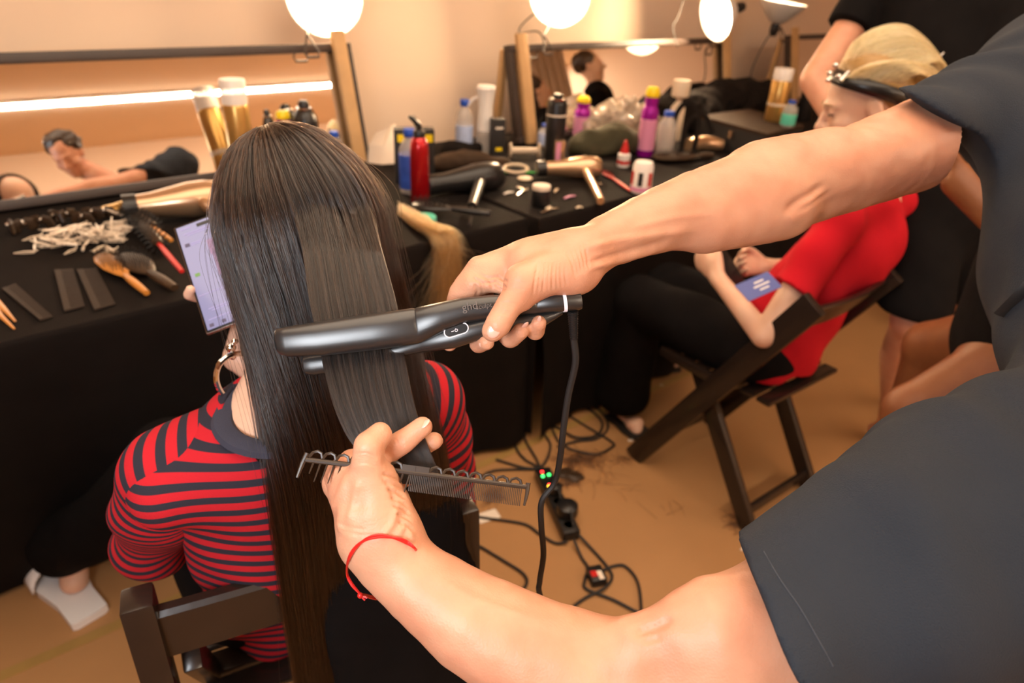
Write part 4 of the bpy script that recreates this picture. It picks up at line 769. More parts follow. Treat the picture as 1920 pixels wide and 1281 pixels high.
for q in (-1, 1):
    e = pels + np.array([0.12, 0.12 * q, 0]); e[2] = 0.0; Sf = SDF(); Sf.cone(e + np.array([0.02, 0, 0.045]), e + np.array([-0.15, 0, 0.035]), 0.042, 0.038, 0.01); Sf.cut(e, tz * -1 * -1) if False else None; Sf.cut(e + tz * 0.004, -tz); V, Q = Sf.mesh(0.008); np_mesh('shoe', V, Q, 'black_matte', sty)
# lanyard strap across the chest
tb_ = bvh_of(tee); sp_ = [cast(tb_, x, y, 0.002) for x, y in ((1990, 470), (1955, 510), (1920, 552), (1880, 592), (1850, 625), (1820, 660), (1795, 690))]; sp_ = [p for p in sp_ if p is not None]
if len(sp_) > 2: MB().tube(spline(sp_, 20), 0.0095, 8, True, (cF, 0.25)).build('apron_strap', 'black_matte', sty)
q_ = [cast(tb_, x, y, 0.0002) for x, y in ((1432, 1034), (1462, 1085), (1500, 1140), (1532, 1195), (1562, 1250))]; q_ = [p for p in q_ if p is not None]; M['stitch'] = mat('stitch', (0.045, 0.05, 0.062), 0.9)
if len(q_) > 2: MB().tube(spline(q_, 60), 0.0005, 5).build('hem_stitching', 'stitch', tee)
# nails
def nail(p, d, nr, w, l):
    R = np.stack([np.cross(nrm(d), nrm(nr - d * (nr @ nrm(d)))), nrm(d), nrm(nr - nrm(d) * (nr @ nrm(d)))], 1); MB().ell(p, (w, l, 0.0012), R, 14, 8).build('fingernail', 'nail', sbody)
M['nail'] = mat('nail', (0.72, 0.40, 0.31), 0.25, coat=0.3)
nail(P(926, 620, 0.5755), P(921, 630, 0.58) - P(950, 580, 0.575), -ray(926, 620), 0.0055, 0.0070)
nail(P(984, 611, 0.6045), P(984, 608, 0.60) - P(965, 632, 0.61), -ray(984, 611) + cR * 0.8, 0.0042, 0.0052)
nail(P(1011, 600, 0.6045), P(1011, 596, 0.60) - P(1006, 615, 0.61), -ray(1011, 600) + cU * 0.3, 0.0042, 0.0050)
nail(P(907, 647, 0.6065), P(915, 645, 0.606) - P(895, 648, 0.61), -ray(907, 647) - cU * 0.5, 0.0038, 0.0048)
nail(P(716, 808, 0.560), P(718, 802, 0.565) - P(700, 830, 0.555), -ray(716, 808) * 0.6 + cU, 0.0060, 0.0065)
nail(P(796, 795, 0.5765), P(800, 792, 0.583) - P(760, 825, 0.582), -ray(796, 795) * 0.6 + cU, 0.0045, 0.0055)
# red thread bracelet
br = thing('thread_bracelet', 'thin red thread bracelet knotted on the wrist holding the comb', 'bracelet', P(700, 1040, 0.58))
sbv = bvh_of(sbody); fr = []
for x, y in ((676, 1116), (660, 1096), (651, 1074), (654, 1048), (668, 1027), (690, 1011), (716, 1004), (744, 1008), (764, 1018), (779, 1031)):
    h = cast(sbv, x, y, 0.0016); fr.append(h if h is not None and np.linalg.norm(h - C0) < 0.75 else P(x, y, 0.585))
far_ = [P(788, 1046, 0.605), P(770, 1090, 0.632), P(715, 1120, 0.628)]
def wring(dx, ph): q = spline(fr + far_ + [fr[0]], 90); s_ = np.linspace(0, 6.283, 90)[:, None]; return q + cU * dx * np.sin(3 * s_ + ph) - cF * 0.0006
mb = MB(); mb.tube(wring(0.0011, 0.4), 0.0011, 6, False); mb.tube(wring(0.0012, 2.2), 0.0011, 6, False); mb.build('thread', 'red_plastic', br)
kn_ = fr[0] - cF * 0.001; mb = MB(); mb.ell(kn_, 0.0026); mb.tube([kn_, kn_ + cR * 0.004 - cU * 0.004], 0.001, 5); mb.tube([kn_, kn_ + cR * 0.006 - cU * 0.002], 0.001, 5); mb.build('knot', 'red_plastic', br)
# ------------------------------------------------------------------ the comb in the left hand
k0 = P(577, 843, 0.572); k1 = P(992, 899, 0.572); kx = nrm(k1 - k0); KL = np.linalg.norm(k1 - k0); ky = -nrm(np.cross(nrm(-ray(780, 880)), kx)); ky = ky if ky @ cU < 0 else -ky
ky = nrm(ky - 0.10 * kx); kz = nrm(np.cross(kx, ky)); Rk = np.stack([kx, ky - kx * (ky @ kx), kz], 1); Rk[:, 1] /= np.linalg.norm(Rk[:, 1])
M['comb'] = glassy('smoky_comb', (0.045, 0.028, 0.018), 0.30, 0.86); M['comb'].node_tree.nodes['Principled BSDF'].inputs['Specular IOR Level'].default_value = 0.35
comb = thing('cutting_comb', 'smoky translucent cutting comb gripped under the thumb of the lower hand', 'comb', k0)
ka = lambda x, y, z=0.0: k0 + x * kx + y * ky + z * kz
mb = MB(); mb.tube([ka(0.001, 0.0085), ka(KL * 0.45, 0.0075), ka(KL - 0.001, 0.0065)], [0.0022, 0.0022, 0.0020], 8)
nh = 16
for i in range(nh):
    x0 = 0.003 + i * (KL - 0.008) / nh; x1 = x0 + (KL - 0.008) / nh
    if 7 <= i <= 8: mb.box(ka((x0 + x1) / 2, 0.0045), (x1 - x0 + 0.0005, 0.006, 0.0034), Rk)
    else: mb.tube([ka(x0, 0.006), ka(x0 + 0.002, 0.0018), ka((x0 + x1) / 2, 0.0004), ka(x1 - 0.002, 0.0018), ka(x1, 0.006)], 0.0013, 6)
mb.tube([ka(0.0005, 0.003), ka(-0.001, 0.012), ka(-0.002, 0.024)], [0.0022, 0.0020, 0.0012], 8); mb.tube([ka(KL, 0.003), ka(KL + 0.001, 0.012), ka(KL + 0.0008, 0.022)], [0.0020, 0.0016, 0.0010], 8)
mb.build('spine', 'comb', comb)
sp = KL * 0.475; xs = np.linspace(0.008, sp, 15); tm = MB().tube([ka(0, 0.008), ka(0.0, 0.0245)], [0.0011, 0.0006], 6); 
for i, x in enumerate(xs): MB().tube([ka(x, 0.008), ka(x - 0.0012, 0.0255 - (0.006 if i == 0 else 0))], [0.0011, 0.0005], 6).build('tooth', 'comb', comb)
for x in np.arange(sp + 0.002, KL - 0.003, 0.00150): MB().box(ka(x - 0.0006, 0.0145), (0.0007, 0.0165, 0.0016), Rk).build('tooth', 'comb', comb, False)
# ------------------------------------------------------------------ the blonde woman in red and her chair
rN, rF = onz(1400, 1003, 0), onz(1525, 920, 0); r2_ = nrm(rF - rN); f2_ = np.array([-r2_[1], r2_[0], 0]); az2 = math.atan2(f2_[0], f2_[1])
o2 = (rN + rF) / 2 + f2_ * 0.235
chair2, cat2 = folding_chair(o2, az2, 'black wooden folding chair under the blonde woman in red', 0.80)
bl = thing('person', 'blonde woman in a red T-shirt sitting with head bent over a phone', 'person', (o2[0], o2[1], 0))
pb = cat2(0, -0.06, 0.55); hb_ = P(1622, 196, 1.86); bf = nrm(-cR * 0.93 + nrm(cF * np.array([1, 1, 0])) * 0.26 - tz * 0.30); bu = nrm(tz + 0.1 * cR); br_ = np.cross(bf, bu)
sLb = P(1574, 415, 1.81); sRb = sLb + r2_ * 0.33 + f2_ * 0.02; mb_ = (sLb + sRb) / 2; elb = P(1432, 630, 1.84); hdb = P(1322, 492, 2.02); elr = sRb + f2_ * 0.16 - tz * 0.27; hdr = P(1395, 498, 2.14)
B = SDF(); hat = head_sdf(B, hb_, bf, bu, 1.06); B.chain([hb_ - tz * 0.07 - bf * 0.03, mb_ + tz * 0.06, mb_ - tz * 0.02], [0.048, 0.048, 0.06], 0.03)
B.chain([mb_, mb_ * 0.6 + pb * 0.4, pb], [0.10, 0.10, 0.13], 0.04, (f2_, 0.7)); B.cone(mb_, sLb, 0.05, 0.042, 0.03); B.cone(mb_, sRb, 0.05, 0.042, 0.03)
wl_ = hdb + (elb - hdb) * 0.22; B.chain([sLb, elb, wl_], [0.042, 0.033, 0.023], 0.01); wr_ = hdr + (elr - hdr) * 0.25; B.chain([sRb, elr, wr_], [0.042, 0.033, 0.023], 0.01)
fingers(B, wl_, hdb - elb, cF * np.array([1, 1, 0]) + tz * 0.3 + 0.4 * r2_, tz, 0.95, 0.75); fingers(B, wr_, hdr - elr, -r2_ + 0.4 * tz, tz, 0.95, 0.7)
kL2 = onz(1200, 565, 0.54); kR2 = kL2 + r2_ * 0.18 + f2_ * 0.03; aL2 = onz(1160, 790, 0.0) * np.array([1, 1, 0]) + tz * 0.09; tL2 = onz(1196, 806, 0.02); aR2 = onz(1255, 690, 0.0) * np.array([1, 1, 0]) + tz * 0.09
limbs_leg(B, pb - r2_ * 0.09, kL2, aL2, tL2, 0.9); limbs_leg(B, pb + r2_ * 0.09, kR2, aR2, aR2 - tz * 0.06 + f2_ * 0.10 + r2_ * 0.04, 0.9)
V, Q = B.mesh(0.0065); bbody = np_mesh('body', V, Q, 'skin_fair', bl)
M['red_tee'] = mat('red_jersey', (0.44, 0.006, 0.014), 0.9, noise=0.08, nscale=10, bump=0.3, bscale=700, spec=0.2)
T = SDF(); T.chain([mb_ + tz * 0.01, mb_ - tz * 0.10, (mb_ + pb) / 2, pb - tz * 0.02], [0.088, 0.142, 0.142, 0.166], 0.04, (f2_, 0.78)); T.cone(mb_ + tz * 0.012, sLb, 0.06, 0.055, 0.04); T.cone(mb_ + tz * 0.012, sRb, 0.06, 0.055, 0.04)
for s_, e_ in ((sLb, elb), (sRb, elr)): T.chain([s_, s_ + (e_ - s_) * 0.35, s_ + (e_ - s_) * 0.85], [0.058, 0.060, 0.066], 0.02, plane=(s_ + (e_ - s_) * 0.60, nrm(s_ - e_)))
T.cut(cat2(0, 0, 0.478), -tz); V, Q = T.mesh(0.006, lambda p: 0.006 * vnoise(p, 24, 3) + 0.004 * np.sin(40 * (p @ r2_) + 30 * p[:, 2])); np_mesh('t_shirt', V, Q, 'red_tee', bl)
Pn = SDF(); Pn.cone(pb - tz * 0.035, pb - tz * 0.03 + f2_ * 0.05, 0.125, 0.125, 0.03, (tz, 0.6))
for hp, k_, a_ in ((pb - r2_ * 0.09, kL2, aL2), (pb + r2_ * 0.09, kR2, aR2)): Pn.chain([hp - tz * 0.01, k_, k_ + (a_ - k_) * 0.5, a_ + tz * 0.05], [0.098, 0.088, 0.092, 0.10], 0.04)
V, Q = Pn.mesh(0.009, lambda p: 0.007 * vnoise(p, 20, 6)); np_mesh('trousers', V, Q, 'pants', bl)
# swept-back blonde hair
BH = hair_mat('blonde_hair', (0.36, 0.19, 0.06), (0.78, 0.55, 0.27), 0.32); M['blond_core'] = mat('blond_core', (0.30, 0.17, 0.055), 0.5, noise=0.25, nscale=60)
Bh = SDF(); Bh.ell(hat(0, -0.04, 0.048), (0.084, 0.088, 0.076), np.stack([br_, bf, bu], 1), 0.01); Bh.chain([hat(0, 0.03, 0.095), hat(0, -0.03, 0.132), hat(0, -0.10, 0.115), hat(0, -0.145, 0.05), hat(0, -0.15, -0.03)], [0.020, 0.028, 0.036, 0.034, 0.020], 0.03)
V, Q = Bh.mesh(0.006, lambda p: 0.002 * vnoise(p, 60, 1)); hbl = np_mesh('hair', V, Q, 'blond_core', bl)
st = []
for i in range(5000):
    x = rng.uniform(-1, 1); lf = rng.uniform(0, 1)
    root = hat(0.076 * x, 0.060 - 0.075 * x * x - 0.02 * lf, 0.094 - 0.055 * x * x); pk = hat(0.070 * x, 0.000 - 0.02 * lf, 0.165 - 0.105 * x * x - 0.022 * lf); p3 = hat(0.062 * x, -0.095, 0.168 - 0.10 * x * x - 0.025 * lf); p4 = hat(0.050 * x, -0.165 + 0.02 * lf, 0.085 - 0.02 * abs(x)); p5 = hat(0.03 * x, -0.185 + 0.03 * lf, -0.01)
    st.append(spline([root, pk, p3, p4, p5], 16))
for i in range(1800):
    q = rng.uniform(0, 1); sg = rng.choice((-1, 1)); lf = rng.uniform(0, .01)
    st.append(spline([hat(sg * (0.070 + 0.014 * math.sin(3 * q) + lf * .4), 0.048 - 0.11 * q, 0.088 - 0.055 * q), hat(sg * (0.082 + lf), 0.0 - 0.10 * q, 0.105 - 0.05 * q), hat(sg * (0.078 + lf), -0.075 - 0.05 * q, 0.095 - 0.05 * q), hat(sg * 0.055, -0.145, 0.055 - 0.04 * q), hat(sg * 0.03, -0.18, -0.01)], 16))
hair_obj('hair_strand', np.array(st) + rng.normal(0, 0.0008, (len(st), 16, 3)), 0.0007, BH, hbl)['kind'] = 'stuff'
# band and section clips
bpk = spline([hat(-0.05, -0.090, -0.015), hat(-0.080, -0.052, 0.018), hat(-0.085, 0.0, 0.050), hat(-0.062, 0.045, 0.076), hat(0, 0.066, 0.090), hat(0.062, 0.045, 0.076), hat(0.085, 0.0, 0.050), hat(0.080, -0.052, 0.018), hat(0.05, -0.090, -0.015)], 44); wv = nrm(bu * 0.75 - bf * 0.55); cc_ = hat(0, -0.02, 0.03)
bp_ = np.stack([bpk + wv * -0.018 + 0.003 * (bpk - cc_) / 0.08, bpk + wv * 0.0 + 0.006 * (bpk - cc_) / 0.08, bpk + wv * 0.020 + 0.003 * (bpk - cc_) / 0.08])
hbnd = thing('headband', 'wide glossy black headband across the hairline of the blonde woman', 'headband', hb_); o_ = MB().grid(bp_).build('band', 'black', hbnd); md = o_.modifiers.new('s', 'SOLIDIFY'); md.thickness = 0.006; md.offset = 0
for j, (px, py, ln) in enumerate(((1567, 122, 0), (1573, 143, 0), (1553, 150, 0), (1586, 138, 1), (1556, 137, 0))):
    c_ = P(px, py, 1.775); q = MB()
    if ln: q.tube([P(px - 10, py + 14, 1.77), P(px + 6, py - 4, 1.78)], [0.006, 0.004], 8, True, (cF, 0.5))
    else: q.ell(c_, (0.008, 0.008, 0.006))
    tag(q.build('section_clip', 'chrome', None), 'shiny section clip on the black headband, ' + ('topmost of the round ones', 'round one in the middle', 'lowest round one over the forehead', 'the only long one', 'round one at the front edge')[j], 'hair clip', 'shiny clips on the headband')
mb = MB()
for q in (-1, 1):
    mb.tube([hat(0.018 * q, 0.086, 0.002), hat(0.031 * q, 0.090, -0.002), hat(0.044 * q, 0.080, 0.000)], [0.0010, 0.0016, 0.001], 6)
mb.build('eyelashes', 'brown_dark', bl); mb = MB()
for q in (-1, 1): mb.tube([hat(0.014 * q, 0.098, 0.022), hat(0.03 * q, 0.094, 0.028), hat(0.047 * q, 0.078, 0.022)], [0.001, 0.0022, 0.001], 6)
mb.build('eyebrows', M['blond_core'], bl)
MB().box((hdb + hdr) / 2 + cF * 0.0 - tz * 0.0, (0.072, 0.15, 0.008), basis(nrm(tz - 0.8 * f2_), r2_), 0.003).build('handset', 'black', None); ph_ = bpy.data.objects['handset']; ph_.name = 'mobile_phone'; tag(ph_, 'dark phone held by the blonde woman in both hands', 'phone')
M['blue_card'] = mat('blue_card', (0.07, 0.09, 0.30), 0.4); cdc = P(1422, 537, 1.76); R_ = basis(nrm(-cF * 0.6 + tz * 0.8), nrm(P(1460, 512, 1.76) - P(1385, 560, 1.76)))
card = thing('pass_card', 'blue printed pass card lying against the red T-shirt', 'card', cdc); MB().box(cdc, (0.11, 0.058, 0.002), R_, 0.0005).build('card', 'blue_card', card, False)
for k_ in range(3): MB().box(cdc + R_ @ np.array([0.01, 0.012 - 0.012 * k_, 0.0013]), (0.05 if k_ == 1 else 0.03, 0.004, 0.0005), R_).build('print_line', 'white', card, False)
def sandal(name, label, an, toe, m, parent=None, th=0.016, strap=True, wf=1.0):
    an = np.asarray(an); toe = np.asarray(toe); d = nrm((toe - an) * np.array([1, 1, 0])); L = np.linalg.norm((toe - an)[:2]) + 0.085; sd = np.cross(d, tz); c = an * np.array([1, 1, 0]) - d * 0.045
    t = thing(name, label, 'sandal', c)
    pr = [(q_, w_ * wf) for q_, w_ in [(0, 0.026), (0.02, 0.034), (0.3, 0.034), (0.6, 0.046), (0.85, 0.044), (0.96, 0.03), (1.0, 0.012)]]
    up_ = [c + d * L * q + sd * w for q, w in pr] + [c + d * L * q - sd * w for q, w in reversed(pr)]; n = len(up_)
    MB().add([p + tz * 0.001 for p in up_] + [p + tz * th for p in up_], [tuple(range(n))[::-1], tuple(range(n, 2 * n))] + [(i, (i + 1) % n, (i + 1) % n + n, i + n) for i in range(n)]).build('sole', m, t, 40)
    if strap: 
        g_ = np.stack([[c + d * L * (0.58 + 0.22 * q) + sd * 0.050 * wf * math.cos(a) + tz * (th + 0.062 * math.sin(a)) for a in np.linspace(0, math.pi, 12)] for q in (0, 0.5, 1)])
        o = MB().grid(g_).build('strap', m, t); mm = o.modifiers.new('s', 'SOLIDIFY'); mm.thickness = 0.006
    return t
sandal('flip_flop', 'dark flip-flop on the foot by the coiled cables', aL2, tL2, 'black_matte', strap=False)
sandal('flip_flop', 'dark flip-flop on the foot under the black folding chair', aR2, aR2 + f2_ * 0.10 + r2_ * 0.04, 'black_matte', strap=False)
# white slipper of the seated model
M['slipper'] = mat('white_foam', (0.80, 0.76, 0.74), 0.6)
sl0 = onz(98, 1066, 0.02); sl1 = onz(165, 1150, 0.02); d_ = nrm(sl0 - sl1)
slp = sandal('slipper', 'white foam slipper on the floor under the draped table', sl1 + d_ * 0.03, sl0 + d_ * 0.02, 'slipper', th=0.024, wf=1.25)
# ------------------------------------------------------------------ the stylist in black behind her
bk = thing('person', 'stylist in black T-shirt and shorts standing behind the blonde woman', 'person', onz(1690, 800, 0))
fN = onz(1648, 838, 0); hpK = P(1770, 330, 2.1); shK = P(1640, -15, 2.12); shK2 = P(1890, 30, 1.95); ckK = (shK + shK2) / 2 - tz * 0.05; hdK = P(1845, -105, 2.0); elK = P(1527, 150, 2.12); haK = P(1585, 255, 2.06)
K = SDF(); K.chain([shK, elK, elK * 0.35 + haK * 0.65, haK], [0.052, 0.044, 0.036, 0.028], 0.01); K.chain([shK2, P(1890, 200, 1.85), P(1755, 170, 1.90)], [0.05, 0.04, 0.03], 0.01)
fingers(K, haK, haK - elK + cR * 0.3, cR, cF, 1.0, 0.6); fingers(K, P(1755, 170, 1.90), -cR + 0.2 * cU, -tz, cF, 1.0, 0.6)
fcK = nrm(-cR + 0.2 * cF * np.array([1, 1, 0])); kN = P(1690, 600, 1.98); kN[2] = 0.50; aN = fN * np.array([1, 1, 0]) + tz * 0.09
pelK = np.array([*(onz(1760, 400, 0.92)[:2]), 0.92]); pelK = P(1768, 395, 2.05)
K.chain([ckK, (ckK + pelK) / 2, pelK], [0.15, 0.13, 0.14], 0.05, (cF, 0.8)); K.cone(ckK + tz * 0.05, shK, 0.07, 0.055, 0.04); K.cone(ckK + tz * 0.05, shK2, 0.07, 0.055, 0.04); K.chain([ckK + tz * 0.08, hdK - tz * 0.05], [0.06, 0.055], 0.03); head_sdf(K, hdK, nrm(fcK - 0.7 * tz), nrm(tz + 0.5 * fcK))
legN = P(1708, 600, 1.98); toeN = fN + nrm(onz(1668, 858, 0) - onz(1630, 830, 0)) * 0.0 + nrm(fcK * 0.3 - f2_) * 0.14 + tz * 0.02
limbs_leg(K, pelK - tz * 0.04 - cR * 0.06, legN, aN, toeN, 0.95); an2 = aN + cR * 0.20 + np.array([0, 0.22, 0]); limbs_leg(K, pelK - tz * 0.04 + cR * 0.10, legN + cR * 0.22 + np.array([0, 0.12, 0]), an2, an2 - tz * 0.07 + (toeN - aN) * np.array([1, 1, 0]), 0.95)
V, Q = K.mesh(0.0075); np_mesh('body', V, Q, 'skin_man', bk)
G_ = SDF(); G_.chain([ckK + tz * 0.03, (ckK + pelK) / 2, pelK], [0.17, 0.165, 0.17], 0.05, (cF, 0.85)); G_.cone(ckK + tz * 0.06, shK, 0.09, 0.078, 0.04); G_.cone(ckK + tz * 0.06, shK2, 0.09, 0.078, 0.04)
G_.chain([shK, shK + (elK - shK) * 0.5, elK], [0.078, 0.070, 0.075], 0.03, plane=(shK + (elK - shK) * 0.42, nrm(shK - elK) + tz * 0.25)); G_.chain([shK2, P(1890, 200, 1.85)], [0.08, 0.07], 0.03)
V, Q = G_.mesh(0.008, lambda p: 0.006 * vnoise(p, 22, 2)); np_mesh('t_shirt', V, Q, 'pants', bk)
Z_ = SDF(); Z_.cone(pelK, pelK - tz * 0.06, 0.175, 0.17, 0.03, (cF, 0.85)); Z_.chain([pelK - cR * 0.06, legN + tz * 0.02], [0.12, 0.10], 0.03, plane=(legN + tz * 0.03, tz)); Z_.chain([pelK + cR * 0.10, legN + cR * 0.22 + np.array([0, 0.12, 0.02])], [0.12, 0.10], 0.03, plane=(legN + tz * 0.03, tz))
V, Q = Z_.mesh(0.009, lambda p: 0.006 * vnoise(p, 20, 4)); np_mesh('shorts', V, Q, 'pants', bk)
V, Q = SDF().ell(hdK + tz * 0.06 - fcK * 0.02, (0.095, 0.095, 0.085), None, 0.0).mesh(0.009, lambda p: 0.008 * vnoise(p, 60, 2)); np_mesh('hair', V, Q, 'brown_dark', bk)
M['tan_leather'] = mat('tan_leather', (0.20, 0.13, 0.07), 0.6, noise=0.2)
sandal('leather_sandal', 'grey-brown strapped sandal of the stylist in black, near foot', aN, toeN, 'tan_leather'); sandal('leather_sandal', 'grey-brown strapped sandal of the stylist in black, far foot', an2, an2 + (toeN - aN) * np.array([1, 1, 0]), 'tan_leather')
# printed bird emblem on the black T-shirt
gb = bvh_of(bpy.data.objects['t_shirt.002'] if 't_shirt.002' in bpy.data.objects else bpy.data.objects['t_shirt'])
pm = MB()
for x0, y0, x1, y1, w in ((1716, 118, 1730, 104, 3), (1722, 124, 1738, 112, 3), (1736, 96, 1758, 100, 3.2), (1742, 108, 1752, 118, 2.5), (1726, 133, 1750, 138, 1.6), (1762, 106, 1770, 98, 1.6)):
    a_ = cast(gb, x0, y0, 0.002); b_ = cast(gb, x1, y1, 0.002)
    if a_ is not None and b_ is not None: pm.tube([a_, (a_ + b_) / 2, b_], [w * 0.0011, w * 0.0014, w * 0.0008], 6, True, (cF, 0.3))
if pm.v: pm.build('shirt_print', 'white', bk)
# ------------------------------------------------------------------ a person sitting beyond, only leg and arm in view
tp = thing('person', 'person sitting behind the hairdresser with a bare tanned knee and arm in view', 'person', onz(1830, 900, 0))
Tn = SDF(); knT = P(1712, 775, 1.42); hpT = P(1990, 640, 1.30); Tn.cone(hpT, knT, 0.085, 0.058, 0.02); anT = knT * np.array([1, 1, 0]) + cR * 0.06 + tz * 0.08 - cF * np.array([0.1, 0.1, 0]); Tn.chain([knT, knT * 0.65 + anT * 0.35, anT], [0.056, 0.056, 0.036], 0.02); Tn.cone(anT - tz * 0.03, anT - tz * 0.055 - cR * 0.13, 0.03, 0.02, 0.02)
hp2 = hpT + cF * 0.14; kn2 = P(1745, 650, 1.62); Tn.cone(hp2, kn2, 0.085, 0.058, 0.02); an2_ = kn2 * np.array([1, 1, 0]) + tz * 0.08 + cR * 0.05; Tn.chain([kn2, kn2 * 0.65 + an2_ * 0.35, an2_], [0.054, 0.054, 0.036], 0.02); Tn.cone(an2_ - tz * 0.03, an2_ - tz * 0.055 - cR * 0.13, 0.03, 0.02, 0.02)
chT = hpT + tz * 0.42 + cF * 0.08; Tn.chain([(hpT + hp2) / 2, chT], [0.13, 0.13], 0.03); shT = P(1800, 340, 1.62); elT = P(1905, 450, 1.52); Tn.chain([shT, elT], [0.040, 0.034], 0.01); Tn.chain([elT, P(1990, 470, 1.45), chT + tz * 0.08], [0.036, 0.04, 0.06], 0.01); head_sdf(Tn, chT + tz * 0.28, -cR, tz)
Tn.cone(chT, chT + tz * 0.2, 0.06, 0.05, 0.03); fingers(Tn, shT, shT - elT, -cR, tz, 1.0, 0.5)
V, Q = Tn.mesh(0.0075); np_mesh('body', V, Q, 'skin_tan_shaded', tp)
Tt = SDF(); Tt.chain([(hpT + hp2) / 2 + cR * 0.02, chT], [0.16, 0.15], 0.03); V, Q = Tt.mesh(0.009); np_mesh('black_top', V, Q, 'pants', tp)
V, Q = SDF().ell(chT + tz * 0.34 + cR * 0.02, (0.1, 0.1, 0.1), None).cone(chT + tz * 0.3 + cR * 0.05, chT + tz * 0.0 + cR * 0.1, 0.08, 0.07, 0.02).mesh(0.01); np_mesh('hair', V, Q, 'brown_dark', tp)
sl_c = P(1872, 395, 1.75)
# ------------------------------------------------------------------ two people further down the table, met only in the second mirror
def bystander(c, face, hgt, label, hairlen, top):
    f = nrm(face); r = np.cross(f, tz); t = thing('person', label, 'person', (c[0], c[1], 0)); hd = np.array([c[0], c[1], hgt]); Bs = SDF(); head_sdf(Bs, hd, f, tz); m_ = hd - tz * 0.24
    Bs.chain([hd - tz * 0.05, m_ + tz * 0.04], [0.05, 0.055], 0.03); pl_ = m_ - tz * 0.50; Bs.chain([m_ - tz * 0.04, pl_], [0.13, 0.14], 0.04, (f, 0.75)); Bs.cone(m_, m_ + r * 0.17 - tz * 0.02, 0.06, 0.05, 0.03); Bs.cone(m_, m_ - r * 0.17 - tz * 0.02, 0.06, 0.05, 0.03)
    for q in (-1, 1):
        s_ = m_ + r * 0.17 * q - tz * 0.02; e_ = s_ - tz * 0.27 + r * 0.04 * q; w_ = e_ + f * 0.22 + tz * 0.06; Bs.chain([s_, e_, w_], [0.045, 0.038, 0.026], 0.01); fingers(Bs, w_, f, -tz, -r * q, 0.95, 0.5)
        h_ = pl_ + r * 0.09 * q; limbs_leg(Bs, h_, np.array([h_[0], h_[1], pl_[2] * 0.52]), np.array([h_[0], h_[1], 0.085]), np.array([h_[0], h_[1], 0.03]) + f * 0.14)
    V, Q = Bs.mesh(0.010); np_mesh('body', V, Q, 'skin_fair', t)
    g = SDF().chain([m_ - tz * 0.02, pl_], [0.155, 0.165], 0.04, (f, 0.8))
    for q in (-1, 1): s_ = m_ + r * 0.17 * q - tz * 0.02; g.cone(m_, s_, 0.075, 0.065, 0.03); g.cone(s_, s_ - tz * 0.2 + r * 0.03 * q, 0.065, 0.062, 0.03)
    V, Q = g.mesh(0.011); np_mesh('top', V, Q, top, t)
    g = SDF(); 
    for q in (-1, 1): g.chain([pl_ + r * 0.08 * q, np.array([*(pl_ + r * 0.1 * q)[:2], 0.12])], [0.11, 0.09], 0.03)
    V, Q = g.mesh(0.012); np_mesh('trousers', V, Q, 'pants', t)
    g = SDF().ell(hd + tz * 0.05 - f * 0.035, (0.095, 0.1, 0.085), None)
    if hairlen: g.chain([hd - f * 0.07, hd - f * 0.10 - tz * hairlen], [0.08, 0.07], 0.02)
    else: g.ell(hd - f * 0.08 + tz * 0.08, (0.05, 0.05, 0.05), None, 0.01)
    V, Q = g.mesh(0.009, lambda p: 0.005 * vnoise(p, 50, 2)); np_mesh('hair', V, Q, 'brown_dark', t); return t
bystander((2.12, 3.0), tn * 0.5 + tu, 1.46, 'woman with long dark hair seen in profile in the middle mirror', 0.35, 'pants')
bystander((2.50, 3.42), tn * 0.2 - tu * 0.2 + np.array([0.3, 1, 0]), 1.60, 'person with pinned-up dark hair seen from behind in the middle mirror', 0.0, 'pants')
cu_ = MB(); gg = np.zeros((2, 160, 3))
for j in range(160): q = j / 159; p = TB(3.0 + 2.6 * q, -2.6 + 0.03 * math.sin(j * 0.9), 0); gg[0, j] = p + tz * 0.05; gg[1, j] = p + tz * 2.6
o = cu_.grid(gg).build('curtain', 'paper', None); md = o.modifiers.new('s', 'SOLIDIFY'); md.thickness = 0.004; tag(o, 'pale pleated curtain seen in the middle mirror', 'curtain')
# ------------------------------------------------------------------ things on the tables
def top_z(b, ytop):                                                # height at which a vertical above b reaches image row ytop
    lo, hi = 0.0, 0.8
    for _ in range(30):
        m_ = (lo + hi) / 2
        if proj(b + tz * m_)[1] > ytop: lo = m_
        else: hi = m_
    return lo
def pxm(b): return proj(b)[2] / CF
def stand(name, label, cat, px, py, ytop, w, fn, group=None, z=ZT, tilt=None):
    b = tab(px, py, z); h = top_z(b, ytop); r = w * pxm(b) / 2; t = thing(name, label, cat, (0, 0, 0), 0, group); fn(t, r, h); t.location = b
    if tilt: t.rotation_euler = tilt
    return t
def L_(t, nm, m, prof, n=22, sm=40): return MB().lathe(prof, (0, 0, 0), n).build(nm, m, t, sm)
def gold_can(t, r, h):
    L_(t, 'can', 'gold', [(r * .92, 0), (r, .006), (r, h * .76), (r * .96, h * .775), (r * .9, h * .78)]); L_(t, 'cap', 'frost', [(r * .97, h * .778), (r * .98, h * .79), (r * .98, h * .985), (r * .93, h), (0, h)])
    L_(t, 'print_band', 'cream', [(r * 1.004, h * .30), (r * 1.006, h * .31), (r * 1.006, h * .34), (r * 1.004, h * .35)])
def purple_can(t, r, h):
    L_(t, 'can', 'purple', [(r * .94, 0), (r, .006), (r, h * .62), (r * .98, h * .66), (r * .74, h * .72), (r * .72, h * .74), (r * .80, h * .80), (r * .78, h * .86)]); L_(t, 'print_panel', 'pink', [(r * 1.004, h * .1), (r * 1.008, h * .11), (r * 1.008, h * .52), (r * 1.004, h * .55)], 22)
    L_(t, 'cap', 'yellow', [(r * .80, h * .855), (r * .82, h * .86), (r * .82, h * .93), (r * .6, h * .99), (0, h)])
